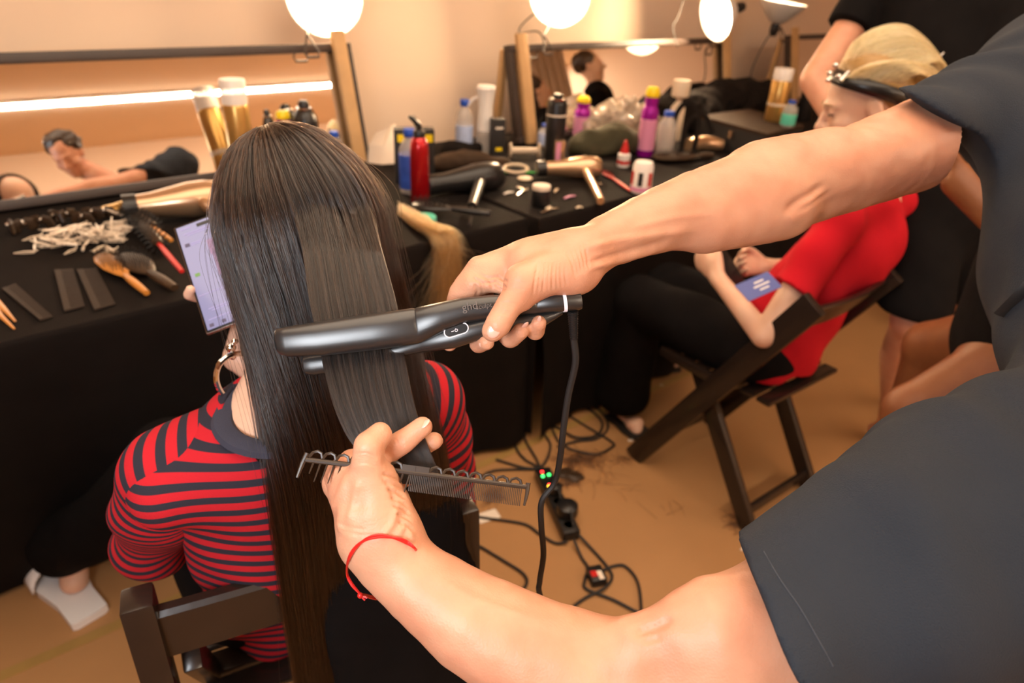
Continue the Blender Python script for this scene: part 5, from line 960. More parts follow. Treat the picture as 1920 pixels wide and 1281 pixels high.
def black_bottle(t, r, h):
    L_(t, 'bottle', 'black', [(r * .95, 0), (r, .005), (r, h * .70), (r * .92, h * .78), (r * .66, h * .86), (r * .5, h * .88)]); L_(t, 'collar', 'chrome', [(r * .52, h * .875), (r * .60, h * .88), (r * .60, h * .905), (r * .5, h * .91)]); L_(t, 'nozzle', 'black', [(r * .42, h * .905), (r * .44, h * .96), (r * .3, h), (0, h)])
def tall_black(t, r, h):
    L_(t, 'bottle', 'black', [(r * .96, 0), (r, .005), (r, h * .86), (r * .9, h * .90), (r * .7, h * .915)]); L_(t, 'collar', 'chrome', [(r * .72, h * .912), (r * .95, h * .92), (r * .95, h * .945), (r * .7, h * .95)]); L_(t, 'cap', 'black', [(r * .5, h * .945), (r * .5, h * .985), (r * .4, h), (0, h)])
    L_(t, 'print_band', 'paper', [(r * 1.004, h * .70), (r * 1.006, h * .703), (r * 1.006, h * .72), (r * 1.004, h * .723)])
def water_bottle(lab, lo=.12, hi=.60):
    def fn(t, r, h):
        L_(t, 'bottle', 'clear', [(r * .85, 0), (r, .006), (r, h * .10), (r * .95, h * .12), (r, h * .14), (r, h * .62), (r * .96, h * .70), (r * .70, h * .80), (r * .44, h * .87), (r * .42, h * .89)])
        L_(t, 'paper_label', lab, [(r * 1.006, h * lo), (r * 1.012, h * (lo + .01)), (r * 1.012, h * (hi - .01)), (r * 1.006, h * hi)]); L_(t, 'cap', 'blue', [(r * .50, h * .885), (r * .52, h * .89), (r * .52, h * .985), (r * .46, h), (0, h)])
    return fn
def red_bottle(t, r, h):
    L_(t, 'bottle', 'red', [(r * .92, 0), (r, .006), (r, h * .62), (r * .94, h * .70), (r * .70, h * .76), (r * .5, h * .78)]); L_(t, 'collar', 'black', [(r * .6, h * .77), (r * .62, h * .83), (r * .5, h * .85)]); MB().lathe([(r * .28, h * .84), (r * .26, h * .92), (0, h * .93)]).tube([(0, 0, h * .90), (-r * .5, -r * .3, h * .97), (-r * .9, -r * .5, h)], [r * .30, r * .26, r * .14], 8).build('nozzle', 'black', t)
def mister(t, r, h):
    L_(t, 'bottle', 'clear', [(r * .9, 0), (r, .006), (r, h * .30), (r * .85, h * .40)]); L_(t, 'spray_head', 'white', [(r * .86, h * .36), (r * .88, h * .40), (r * .74, h * .70), (r * .95, h * .92), (r * 1.05, h * .96), (r * .9, h), (0, h)]); MB().tube([(-r * .5, 0, h * .86), (-r * 1.4, 0, h * .80), (-r * 1.9, 0, h * .70)], [r * .2, r * .18, r * .1], 8).build('trigger', 'white', t)
def jar(t, r, h): L_(t, 'jar', 'black', [(r * .95, 0), (r, .003), (r, h * .8), (r * .97, h * .82)]); L_(t, 'lid', 'paper', [(r * .99, h * .8), (r, h * .83), (r * .98, h), (0, h)])
def soda(t, r, h):
    L_(t, 'can', 'white', [(r * .8, 0), (r, .008), (r, h * .88), (r * .82, h), (r * .78, h)]); L_(t, 'print_band', 'pink', [(r * 1.005, h * .10), (r * 1.01, h * .12), (r * 1.01, h * .22), (r * 1.005, h * .24)]); L_(t, 'lid', 'chrome', [(r * .80, h * .985), (r * .74, h * .98), (0, h * .98)])
    for a in (0.4, 1.3, 2.2, 3.4, 4.4, 5.4): MB().box((r * 1.005 * math.cos(a), r * 1.005 * math.sin(a), h * .5), (.001, r * .45, h * .42), rotz(a)).build('print_mark', 'red_plastic' if a not in (1.3, 4.4) else 'black_matte', t, False)
def glue(t, r, h): L_(t, 'bottle', 'white', [(r * .95, 0), (r, .004), (r, h * .45), (r * .6, h * .54)]); L_(t, 'print_band', 'red_plastic', [(r * 1.006, h * .12), (r * 1.012, h * .13), (r * 1.012, h * .24), (r * 1.006, h * .25)]); L_(t, 'nozzle', 'red_plastic', [(r * .72, h * .52), (r * .66, h * .58), (r * .2, h * .97), (0, h)])
G_ = 'gold spray cans by the wide mirror'
gB = stand('hairspray_can', 'gold hairspray can with frosted cap before the wide mirror', 'spray can', 462, 345, 148, 45, gold_can)
stand('hair_spray', 'slim black bottle with chrome collar between gold cans and purple can', 'bottle', 512, 318, 205, 28, black_bottle); stand('mousse_can', 'purple can with yellow cap just above the dark hair', 'spray can', 541, 315, 206, 32, purple_can); stand('hair_spray', 'broad black bottle with chrome collar above the dark hair', 'bottle', 581, 320, 188, 46, black_bottle)
stand('water_bottle', 'small water bottle half hidden behind the dark hair', 'bottle', 632, 330, 246, 32, water_bottle('pale_label'))
stand('water_bottle', 'water bottle with bright blue label beside the red bottle', 'bottle', 770, 362, 241, 40, water_bottle('blue_label', .10, .62)); stand('spray_bottle', 'glossy red metal bottle with black nozzle', 'bottle', 788, 380, 218, 35, red_bottle)
stand('water_bottle', 'clear water bottle with pale label beside the white sprayer', 'bottle', 870, 290, 186, 33, water_bottle('pale_label', .08, .55)); stand('spray_bottle', 'tall white mist spray bottle against the wall', 'bottle', 908, 293, 160, 34, mister)
stand('hair_spray', 'tall black bottle with chrome collar before the middle mirror', 'bottle', 1037, 306, 176, 37, tall_black); stand('mousse_can', 'purple can with yellow cap beside the tall black bottle', 'spray can', 1088, 262, 180, 30, purple_can); stand('mousse_can', 'tall purple can with yellow cap beside a clear water bottle', 'spray can', 1208, 292, 162, 31, purple_can)
stand('water_bottle', 'clear unlabelled water bottle beside the tall purple can', 'bottle', 1244, 290, 208, 36, water_bottle('clear')); stand('water_bottle', 'water bottle peeping out behind the tall black bottle', 'bottle', 1020, 275, 232, 26, water_bottle('pale_label'))
stand('cream_jar', 'small black jar with pale lid on the open cloth', 'jar', 1013, 386, 347, 34, jar); stand('drink_can', 'white and red drink can beside the bare forearm', 'can', 1200, 362, 303, 38, soda); stand('glue_bottle', 'small white bottle with red pointed nozzle', 'bottle', 1168, 312, 262, 24, glue)
# case, then what stands on it
def quad_box(name, label, cat, corners, z0, z1, m, lid=None):
    t = thing(name, label, cat, np.mean(corners, 0) * np.array([1, 1, 0]) + tz * z0); c = [np.asarray(q)[:2] for q in corners]
    MB().add([(*q, z0) for q in c] + [(*q, z1) for q in c], [(3, 2, 1, 0), (4, 5, 6, 7)] + [(i, (i + 1) % 4, (i + 1) % 4 + 4, i + 4) for i in range(4)]).build('body', m, t, False)
    if lid: cm = np.mean(c, 0); c2 = [cm + (q - cm) * 1.02 for q in c]; MB().add([(*q, z1) for q in c2] + [(*q, z1 + .012) for q in c2], [(3, 2, 1, 0), (4, 5, 6, 7)] + [(i, (i + 1) % 4, (i + 1) % 4 + 4, i + 4) for i in range(4)]).build('lid', lid, t, False)
    return t
zc = ZT + 0.11; cA = tab(1312, 219, zc); cB = tab(1440, 262, zc); 
M['case_lid'] = mat('brown_case', (0.042, 0.025, 0.015), 0.75, spec=0.12, noise=0.15, nscale=30, bump=0.2, bscale=300)
cs_ = quad_box('equipment_case', 'low black equipment case with a brown lid behind the forearm', 'case', [tab(1312, 222, zc), tab(1438, 256, zc), tab(1505, 240, zc), tab(1405, 209, zc)], ZT + 0.002, zc, 'black_matte', 'case_lid'); MB().box((tab(1312, 222, zc) + tab(1438, 256, zc)) / 2 - tz * 0.03 - 0.006 * tn, (0.03, 0.012, 0.03), RT).build('latch', 'bronze', cs_, False)
stand('hairspray_can', 'gold hairspray can with pale cap standing on the brown case lid', 'spray can', 1450, 226, 128, 35, gold_can, z=zc + 0.013); stand('water_bottle', 'little water bottle with blue cap standing on the brown case lid', 'bottle', 1475, 238, 188, 27, water_bottle('teal', .1, .5), z=zc + 0.013)
stand('hair_spray', 'black bottle behind the small water bottle near the blonde woman', 'bottle', 1505, 225, 150, 26, black_bottle, z=ZT)
# boxes, paper, spool and other bits
def carton(name, label, cat, px, py, ytop, w, d, m, extra=None, az=0.0):
    b = tab(px, py); h = top_z(b, ytop); ww = w * pxm(b); R = RT @ rotz(az); t = thing(name, label, cat, b); MB().box(b + tz * h / 2, (ww, d, h), R, 0.002).build('carton', m, t, 20)
    for (x, z, bw, bh, mm) in (extra or []): MB().box(b + R @ np.array([x * ww, -d / 2 - 0.0006, z * h]), (bw * ww, 0.001, bh * h), R).build('print_patch', mm, t, False)
    return t
carton('product_box', 'black carton with two yellow spots behind the red bottle', 'box', 778, 340, 240, 72, 0.05, 'black_matte', [(-.33, .84, .18, .14, 'yellow'), (.36, .84, .18, .14, 'yellow')], -0.5)
carton('product_box', 'narrow black carton beside the white sprayer', 'box', 931, 300, 222, 24, 0.05, 'black_matte', [(0, .3, .5, .08, 'yellow'), (0, .8, .6, .05, 'paper')], -0.4)
carton('product_box', 'narrow pink and gold carton in front of the tall black bottle', 'box', 1046, 312, 263, 18, 0.03, 'bronze', [(-.2, .5, .5, .9, 'pink')], -0.5)
p_ = [tab(690, 318), tab(748, 322), tab(742, 326), tab(700, 330)]
g_ = np.array([[P(690, 318, 2.62), P(716, 322, 2.58), P(745, 320, 2.55)], [P(692, 285, 2.64), P(718, 288, 2.60), P(745, 285, 2.57)], [P(705, 262, 2.68), P(726, 252, 2.66), P(742, 246, 2.60)]])
dz_ = ZT + 0.002 - g_[0, :, 2].min(); g_[..., 2] += dz_
o = MB().grid(g_).build('paper_sheet', 'paper', None, False); md = o.modifiers.new('s', 'SOLIDIFY'); md.thickness = 0.0012; tag(o, 'folded cream paper sheet propped beside the blue-labelled bottle', 'paper')
sp_a = tab(955, 296) + tz * 0.03; sp_b = tab(1008, 297) + tz * 0.03; spl = thing('thread_spool', 'cream thread spool lying before the middle mirror post', 'spool', sp_a); ax_ = sp_b - sp_a; Lp_ = np.linalg.norm(ax_); MB().lathe([(0.013, 0), (0.013, Lp_)], sp_a, 18, basis(ax_)).build('core', 'cream', spl, 40)
for q in (0, 1): MB().lathe([(0.030, 0), (0.031, 0.002), (0.031, 0.005), (0.030, 0.007)], sp_a + ax_ * q, 26, basis(ax_)).build('flange', 'cream', spl, 40)
rc_ = tab(967, 322) + tz * 0.012; tag(MB().tube([rc_ + 0.05 * math.cos(a) * tu + 0.036 * math.sin(a) * tn + tz * 0.006 * math.sin(a) for a in np.linspace(0, 6.283, 40)], 0.006, 8, False).build('wire_ring', 'cream', None), 'cream ring lying beside the green stick', 'ring')
tag(MB().tube([tab(944, 325) + tz * .003, tab(1004, 325) + tz * .003], [0.005, 0.0035], 8).build('tail_comb', 'green', None), 'thin green comb handle lying on the cloth', 'comb')
tag(MB().ell(tab(984, 338) + tz * .007, (0.028, 0.028, 0.007)).build('makeup_pad', 'cream', None), 'round cream pad lying near the black jar', 'makeup pad')
tag(MB().lathe([(0.03, 0), (0.034, .003), (0.034, .022), (0.03, .026), (0, .026)], tab(797, 420), 24).build('putty_tin', 'teal', None), 'flat round teal tin under the paddle brush', 'tin')
# soft bags
def soft(name, label, cat, pts, rads, m, vox=0.007, amp=0.01, sc=30, flat=None, seed=1):
    s_ = SDF().chain(pts, rads, 0.02, flat); zmin = min(p[2] for p in pts) - 1; s_.cut(np.array([0, 0, ZT + 0.003]), -tz); V, Q = s_.mesh(vox, lambda p: amp * vnoise(p, sc, seed) + amp * 0.5 * vnoise(p, sc * 2.3, seed + 3)); return tag(np_mesh(name, V, Q, m), label, cat)
U = tz * 1.0
soft('soft_case', 'dark brown soft case lying behind the black hair dryer', 'case', [tab(815, 318) + U * .02, tab(870, 312) + U * .028, tab(945, 316) + U * .018], [0.035, 0.045, 0.03], 'case_lid', amp=0.006, flat=(tz, 0.8))
soft('cloth_pouch', 'small black pouch below the pale-labelled water bottle', 'pouch', [tab(845, 298) + U * .03, tab(890, 296) + U * .03], [0.04, 0.03], 'cloth_black', amp=0.01)
soft('olive_bag', 'limp olive green bag lying before the middle mirror', 'bag', [tab(1085, 290) + U * .03, tab(1140, 288) + U * .045, tab(1200, 285) + U * .035], [0.05, 0.075, 0.05], 'olive', amp=0.014, sc=22)
soft('plastic_bag', 'crumpled clear plastic bag in front of the middle mirror', 'bag', [tab(1110, 262) + U * .06, tab(1160, 258) + U * .09, tab(1200, 256) + U * .07], [0.07, 0.09, 0.07], 'bag', 0.006, 0.02, 40)
soft('tote_bag', 'slumped black bag with straps along the wall', 'bag', [tab(1290, 245) + U * .08, tab(1340, 225) + U * .10, tab(1400, 215) + U * .09, tab(1445, 210) + U * .08], [0.09, 0.11, 0.10, 0.08], 'cloth_black', 0.008, 0.016, 24)
for i, pp in enumerate([[(1262, 280), (1268, 215), (1295, 190), (1310, 230), (1300, 285)], [(1275, 290), (1290, 230), (1320, 215), (1335, 250)]]):
    MB().tube(spline([P(x, y, 2.95) for x, y in pp], 24), 0.011, 8, True, (cF, 0.3)).build('strap', 'cloth_black', bpy.data.objects['tote_bag'])
stand('pump_bottle', 'cream pump bottle behind the purple can', 'bottle', 1262, 262, 150, 26, lambda t, r, h: (L_(t, 'bottle', 'cream', [(r, 0), (r, h * .55), (r * .4, h * .65), (r * .35, h * .72)]), L_(t, 'pump', 'cream', [(r * .5, h * .7), (r * 1.2, h * .74), (r * 1.3, h * .98), (r * 1.2, h), (0, h)])))
# hair dryers
def dryer(label, a, b, r, hd, hl, m, hz=0.045, cord=None):
    a = np.asarray(a); b = np.asarray(b); ax = nrm(b - a); L = np.linalg.norm(b - a); t = thing('hair_dryer', label, 'hair dryer', (a + b) / 2 - tz * r); R = basis(ax)
    MB().lathe([(r * .55, 0), (r * .62, 0), (r * .66, L * .18), (r * .80, L * .38), (r * .98, L * .62), (r, L * .82), (r * .92, L * .95), (r * .78, L)], a, 26, R).build('barrel', m, t, 40); MB().lathe([(r * .70, -0.03), (r * .68, 0.004), (r * .6, 0.006)], a, 24, R).build('nozzle', 'black', t, 40)
    g_ = MB(); 
    for q in range(5): g_.tube([b + ax * 0.002 + R @ np.array([r * (.15 + .14 * q) * math.cos(x), r * (.15 + .14 * q) * math.sin(x), 0]) for x in np.linspace(0, 6.283, 20)], 0.0015, 5, False)
    g_.build('air_grille', 'black', t); h0 = a + ax * L * .72; h1 = np.asarray(hd); MB().tube(spline([h0, (h0 + h1) / 2, h1], 10), [r * .42 - i * r * .012 for i in range(10)], 12, True).build('handle', 'black' if m == 'black' else m, t); hm = h0 * .4 + h1 * .6; MB().box(hm - nrm(ray(*proj(hm)[:2])) * r * .36, (0.008, 0.02, 0.006), basis(-nrm(ray(*proj(hm)[:2])), nrm(h1 - h0)), .001).build('switch', 'red_plastic', t, 30)
    if cord is not None: MB().tube(spline([h1] + list(cord), 40), 0.0035, 6).build('cord', 'black_matte', t)
    return t
dryer('black hair dryer lying in front of the red bottle', tab(815, 368) + U * .04, tab(935, 352) + U * .045, 0.050, tab(885, 405) + U * .03, 0, 'black', cord=[tab(880, 425) + U * .005, P(866, 440, 2.15), P(846, 500, 2.12), P(838, 570, 2.15), P(845, 700, 2.2)])
dryer('bronze hair dryer beside the small black jar', tab(1020, 335) + U * .038, tab(1122, 335) + U * .042, 0.042, tab(1125, 388) + U * .02, 0, 'bronze'); dryer('bronze hair dryer lying behind the phone', tab(262, 420) + U * .05, tab(420, 402) + U * .055, 0.052, tab(480, 470) + U * .03, 0, 'bronze')
# brushes
def brush(label, a, b, hw, m, bm='black_matte', paddle=True, split=0.55, lift=0.02, red=None):
    a = np.asarray(a) + U * lift; b = np.asarray(b) + U * (lift - 0.004); ax = nrm(b - a); L = np.linalg.norm(b - a); sd = nrm(np.cross(tz, ax)); t = thing('hair_brush', label, 'hairbrush', (a + b) / 2 - U * lift)
    hl = L * split
    if paddle:
        MB().tube([a, a + ax * hl * .06, a + ax * hl * .25, a + ax * hl * .6, a + ax * hl * .9, a + ax * hl * 1.05], [hw * .35, hw * .72, hw, hw, hw * .6, hw * .28], 16, True, (tz, 0.28)).build('paddle', m, t)
        br = MB()
        for i in range(9):
            for j in range(7):
                q = (j - 3) / 3.6; x = (i + .5) / 9
                if abs(q) < math.sin(math.pi * min(1, x * 1.05) ) ** .5: p = a + ax * hl * x + sd * hw * q; br.tube([p + tz * hw * .2, p + tz * (hw * .2 + 0.017)], 0.0011, 4)
        o = br.build('bristles', bm, t); o['kind'] = 'stuff'
    else:
        MB().lathe([(hw * .6, 0), (hw * .75, hl * .03), (hw * .75, hl * .97), (hw * .5, hl)], a, 16, basis(ax)).build('barrel', m, t, 40); br = MB()
        for i in range(16):
            for j in range(12): q = 6.283 * (j + .5 * (i % 2)) / 12; dd = math.cos(q) * sd + math.sin(q) * tz; p = a + ax * hl * (i + .5) / 16; br.tube([p + dd * hw * .7, p + dd * hw * 1.45], 0.0012, 4)
        o = br.build('bristles', bm, t); o['kind'] = 'stuff'
    MB().tube(spline([a + ax * hl, a + ax * (hl + .45 * (L - hl)), b], 12), [hw * .26 + hw * .10 * math.sin(i / 11 * 3.0) for i in range(12)], 12, True, (tz, .8)).build('handle', red or m, t); return t
brush('dark paddle brush lying beside the orange wooden brush', tab(232, 492), tab(330, 552), 0.036, 'brown_dark'); brush('orange wooden hairbrush lying beside two wide combs', tab(192, 492), tab(278, 562), 0.026, 'wood_orange', 'brown_dark')
brush('round brush with red handle beside the phone', tab(258, 425), tab(345, 528), 0.020, 'brown_dark', 'black_matte', False, .55, .03, 'red_plastic'); brush('round bristle brush lying under the bronze dryer', tab(240, 412), tab(325, 470), 0.022, 'brown_dark', 'black_matte', False, .6, .032, 'wood_orange')
brush('black paddle brush lying over the teal tin', tab(775, 402), tab(918, 418), 0.034, 'black', 'black_matte', True, .5, .034); brush('oval black brush lying near the drink can', tab(1225, 305), tab(1335, 298), 0.05, 'case_lid', 'black_matte', True, .75, .02)
brush('red-handled comb brush pointing at the drink can', tab(1128, 325), tab(1182, 362), 0.018, 'red_plastic', 'black_matte', True, .4, .012)
tag(MB().tube(spline([tab(1288, 286) + U * .03, tab(1320, 283) + U * .034, tab(1352, 284) + U * .028], 8), [0.030, 0.034, 0.034, 0.034, 0.034, 0.033, 0.031, 0.026], 14).build('hair_roll', 'bronze', None), 'tan padded hair roll lying on the oval brush', 'hair roll')
# flat combs on the near table
def flat_comb(label, c4, m, teeth, spine_side=0):                  # four table points: spine start, spine end, teeth end, teeth start
    s0_, s1_, e1_, e0_ = [np.asarray(q) + U * .002 for q in c4]; t = thing('flat_comb', label, 'comb', (s0_ + e1_) / 2); f1 = 0.32; i0 = s0_ + (e0_ - s0_) * f1; i1 = s1_ + (e1_ - s1_) * f1; vs = [s0_, s1_, i1, i0]
    MB().add(vs + [v + U * .004 for v in vs], [(3, 2, 1, 0), (4, 5, 6, 7)] + [(i, (i + 1) % 4, (i + 1) % 4 + 4, i + 4) for i in range(4)]).build('spine', m, t, False)
    for k_ in range(teeth):
        q0 = (k_ + .2) / teeth; q1 = (k_ + (.75 if 0 < k_ < teeth - 1 else .95)) / teeth; v = [i0 + (i1 - i0) * q0, i0 + (i1 - i0) * q1, e0_ + (e1_ - e0_) * q1, e0_ + (e1_ - e0_) * q0]; MB().add(v + [x + U * .0032 for x in v], [(3, 2, 1, 0), (4, 5, 6, 7)] + [(i, (i + 1) % 4, (i + 1) % 4 + 4, i + 4) for i in range(4)]).build('tooth', m, t, False)
    return t
M['comb_dark'] = mat('dark_comb', (0.030, 0.019, 0.013), 0.6, noise=0.2, nscale=50, spec=0.25)
flat_comb('wide dark comb with a bowed spine, nearer the white clips', [tab(103, 510), tab(122, 587), tab(160, 577), tab(138, 507)], 'comb_dark', 34); flat_comb('wide dark comb beside the orange wooden brush', [tab(145, 509), tab(178, 585), tab(217, 573), tab(182, 506)], 'comb_dark', 34); flat_comb('slim dark comb near the table edge', [tab(5, 545), tab(76, 604), tab(100, 597), tab(30, 535)], 'comb_dark', 40)
tw = thing('tweezers', 'pair of tan sectioning tweezers at the table edge', 'tweezers', tab(5, 590)); MB().tube([tab(-40, 530) + U * .006, tab(5, 580) + U * .006, tab(30, 606) + U * .004], [0.008, 0.006, 0.002], 8, True, (tz, .4)).build('prong', 'wood_orange', tw); MB().tube([tab(-40, 530) + U * .006, tab(2, 596) + U * .006, tab(28, 620) + U * .004], [0.008, 0.005, 0.002], 8, True, (tz, .4)).build('prong', 'wood_orange', tw)
# white duckbill clips in a heap, a few dark claw clips behind
M['clip_white'] = mat('clip_metal', (0.78, 0.66, 0.52), 0.25, metal=0.35, noise=0.1)
proto = thing('hair_clip', '', 'hair clip'); MB().tube([(0, 0, .006), (.03, 0, .008), (.062, 0, .004)], [.0038, .0034, .0016], 8, True, ((0, 0, 1), .4)).build('upper_jaw', 'clip_white', proto); MB().tube([(0, 0, .001), (.03, 0, .0005), (.062, 0, .003)], [.0034, .0030, .0016], 8, True, ((0, 0, 1), .4)).build('lower_jaw', 'clip_white', proto); MB().tube([(-.012, 0, .010), (0, 0, .005), (.008, 0, .004)], [.0026, .0030, .0024], 8, True, ((0, 0, 1), .45)).build('thumb_lever', 'clip_white', proto)
cl_n = 0
for i in range(104):
    if i < 84: q = rng.normal(0, 1, 2); px = 150 + 44 * np.clip(q[0], -1.9, 1.9); py = 456 + 11 * np.clip(q[1], -1.8, 1.8); hgt = max(0, 0.035 * (1 - ((px - 150) / 85) ** 2 - ((py - 456) / 22) ** 2)) * rng.uniform(.2, 1)
    else: px = 215 + rng.uniform(-12, 25); py = 425 + rng.uniform(-20, 25); hgt = rng.uniform(0, .02)
    b = tab(px, py); c_ = proto if i == 0 else copy_tree(proto); c_.location = b + tz * (0.002 + hgt); c_.scale = (0.74, 0.74, 0.74); c_.rotation_euler = (rng.uniform(-.5, .5) * (hgt > .005), rng.uniform(-.35, .1) * (hgt > .004), rng.uniform(0, 6.28)); tag(c_, 'pale metal hair clip in the heap beside the wide combs', 'hair clip', 'heap of pale hair clips on the near table')
pc = thing('claw_clip', '', 'hair clip')
for s_ in (-1, 1):
    MB().tube([(0, .002 * s_, .026), (0, .016 * s_, .022), (0, .021 * s_, .010), (0, .012 * s_, .001)], [.012, .014, .012, .006], 8, True, ((1, 0, 0), .45)).build('jaw', 'brown_dark', pc)
MB().tube([(-.012, 0, .025), (.012, 0, .025)], .004, 8).build('spring', 'steel', pc)
for i, (x, y, lb) in enumerate(((26, 437, 'end one of the row, nearest the mirror edge'), (48, 434, 'second from the end of the row'), (82, 428, 'third from the end of the row'), (108, 418, 'paired with a taller neighbour'), (128, 416, 'taller of the middle pair'), (158, 421, 'after the middle pair'), (176, 412, 'beside the folded gold cloth'), (198, 410, 'touching the folded gold cloth'))):
    c_ = pc if i == 0 else copy_tree(pc); c_.location = tab(x, y); c_.rotation_euler = (0, 0, rng.uniform(0, 3)); c_.scale = (1.0, 1.0, 1.0); tag(c_, 'dark claw clip before the wide mirror, ' + lb, 'hair clip', 'dark claw clips in a row')
s_ = SDF().chain([tab(205, 402) + U * .012, tab(235, 400) + U * .02, tab(260, 402) + U * .01], [.02, .026, .018], .01, (tz, .6)); s_.cut(np.array([0, 0, ZT + .002]), -tz); V, Q = s_.mesh(.004, lambda p: .004 * vnoise(p, 60, 1)); tag(np_mesh('folded_cloth', V, Q, 'gold'), 'small folded gold cloth beside the dark claw clips', 'cloth')
# loose silver clips and bits on the second table
for i, (x0, y0, x1, y1, m_, lb) in enumerate(((1012, 401, 1046, 392, 'chrome', 'silver clip lying in front of the black jar'), (1023, 394, 1034, 390, 'cream', 'tiny tan clip beside the silver clip'), (1080, 392, 1092, 391, 'cream', 'tiny cream clip on the bare cloth'), (945, 366, 962, 362, 'white', 'white clip beside the black dryer'), (968, 368, 990, 356, 'chrome', 'curled silver clip near the round pad'), (1118, 345, 1128, 348, 'chrome', 'small silver clip by the bronze dryer'), (1058, 374, 1078, 369, 'pink', 'pink clip beside the black jar'), (1040, 362, 1046, 356, 'cream', 'cream clip behind the black jar'), (970, 352, 985, 360, 'steel', 'bent wire pin near the jar'), (1090, 300, 1108, 285, 'cream', 'cream toggle below the olive bag'))):
    a_, b_ = tab(x0, y0) + U * .004, tab(x1, y1) + U * .004; tag(MB().tube([a_, (a_ + b_) / 2 + U * .003, b_], [.004, .0055, .003], 8, True, (tz, .5)).build('hair_pin', m_, None), lb, 'hair clip', 'loose clips on the second table')
# shark-fin clip standing behind the red bottle
f0 = tab(790, 330); fn_ = MB(); hh = top_z(f0, 216); fn_.tube(spline([f0, f0 + U * hh * .5 + tu * .004, f0 + U * hh * .85 - tu * .012, f0 + U * hh - tu * .03], 14), np.linspace(.030, .004, 14), 10, True, (tn, .3)); tag(fn_.build('styling_clip', 'brown_dark', None), 'curved dark styling clip standing behind the red bottle', 'hair clip')
# blonde hair piece spilling over the table corner
BH2 = hair_mat('honey_hair', (0.14, 0.06, 0.018), (0.50, 0.28, 0.10), 0.35); st = []
for i in range(900):
    a_ = rng.uniform(0, 1); b_ = rng.uniform(-1, 1); up_ = rng.uniform(0, .03)
    p0 = tab(745 + 60 * a_, 402 + 30 * a_ + 8 * b_) + U * (.006 + up_); p1 = tab(770 + 50 * a_, 428 + 22 * a_ + 6 * b_) + U * (.012 + up_); e_ = onz(800 + 40 * a_ + 30 * rng.uniform(0, 1), 452 + 8 * b_, ZT) * np.array([1, 1, 0]); uu, nn, _ = un(e_); e_ = TB(uu, -.012 - .02 * rng.uniform(0, 1), ZT + .004); dr = rng.uniform(.05, .34); sw = rng.normal(0, .05); st.append(spline([p0, p1, e_ + U * up_ * .4, e_ - U * dr * .5 - tn * rng.uniform(.005, .03) + tu * sw * .4, e_ - U * dr + tu * sw - tn * rng.uniform(0, .04)], 16))
hp_ = thing('hair_piece', 'loose honey-blonde hair piece spilling over the table edge', 'hair piece', tab(790, 430)); V, Q = SDF().chain([tab(752, 408) + U * .012, tab(790, 425) + U * .014, tab(820, 440) + U * .010], [.012, .014, .008], .01, (tz, .6)).cut(np.array([0, 0, ZT + .002]), -tz).mesh(.004); np_mesh('weft', V, Q, 'blond_core', hp_); hair_obj('hair_strand', np.array(st), .0006, BH2, hp_)['kind'] = 'stuff'
# ------------------------------------------------------------------ the phone in the model's hand
ptl, pbl = P(327, 430, 0.985), P(389, 628, 0.935); ptr = P(425, 412, 0.99); upv = nrm(ptl - pbl); rtv = nrm((ptr - ptl) - upv * ((ptr - ptl) @ upv)); nv = np.cross(rtv, upv); nv = nv if nv @ (C0 - ptl) > 0 else -nv
PHH = np.linalg.norm(ptl - pbl); PW = PHH * 0.49; pc_ = pbl + upv * PHH / 2 + rtv * PW / 2; Rp = np.stack([rtv, upv, nv], 1)
phone = thing('mobile_phone', 'large phone with a lit lavender screen held out beside her hair', 'phone', pc_)
MB().box(pc_, (PW, PHH, 0.009), Rp, 0.004).build('case', 'black', phone, 40); MB().box(pc_ + nv * 0.0002, (PW + 0.0012, PHH + 0.0012, 0.006), Rp, 0.003).build('metal_rim', 'steel', phone, 40)
M['screen'] = em('screen_lavender', (0.50, 0.45, 0.72), 0.40); M['screen'].node_tree.nodes['Principled BSDF'].inputs['Base Color'].default_value = (0.02, 0.02, 0.025, 1); M['screen'].node_tree.nodes['Principled BSDF'].inputs['Roughness'].default_value = 0.08
M['scr_dark'] = em('screen_dark', (0.06, 0.05, 0.09), 0.3); M['scr_green'] = em('screen_green', (0.10, 0.20, 0.06), 0.3); M['scr_mauve'] = em('screen_mauve', (0.20, 0.13, 0.22), 0.4); M['scr_text'] = em('screen_text', (0.22, 0.20, 0.36), 0.35)
scr = MB().box(pc_ + nv * 0.0044, (PW * .92, PHH * .96, 0.0008), Rp, 0.0003).build('screen', 'screen', phone, False)
def spx(x, y, w, h, m, nm): MB().box(pc_ + rtv * x * PW / 2 + upv * y * PHH / 2 + nv * 0.0050, (w * PW, h * PHH, 0.0004), Rp).build(nm, m, scr, False)
spx(0.05, .885, .30, .030, 'black', 'camera_notch'); spx(-.62, .90, .16, .014, 'scr_text', 'status_text')
for i, (x, y, w) in enumerate(((-.05, .80, .7), (-.15, .765, .5), (-.45, .60, .2), (-.45, .57, .16), (-.1, -.62, .6), (-.3, -.66, .3), (-.1, -.80, .7))): spx(x, y, w, .008, 'scr_text', 'text_line')
spx(-.72, .59, .08, .03, 'scr_dark', 'profile_picture'); spx(.2, .42, .30, .14, 'scr_mauve', 'picture'); spx(.45, .05, .30, .30, 'scr_green', 'picture'); spx(.12, .1, .16, .22, 'scr_mauve', 'picture'); spx(-.7, .02, .08, .03, 'scr_green', 'picture'); spx(.0, -.35, .85, .006, 'scr_text', 'divider')
for x in (-.75, -.35, .1, .5): spx(x, -.90, .07, .028, 'scr_dark', 'tab_icon')
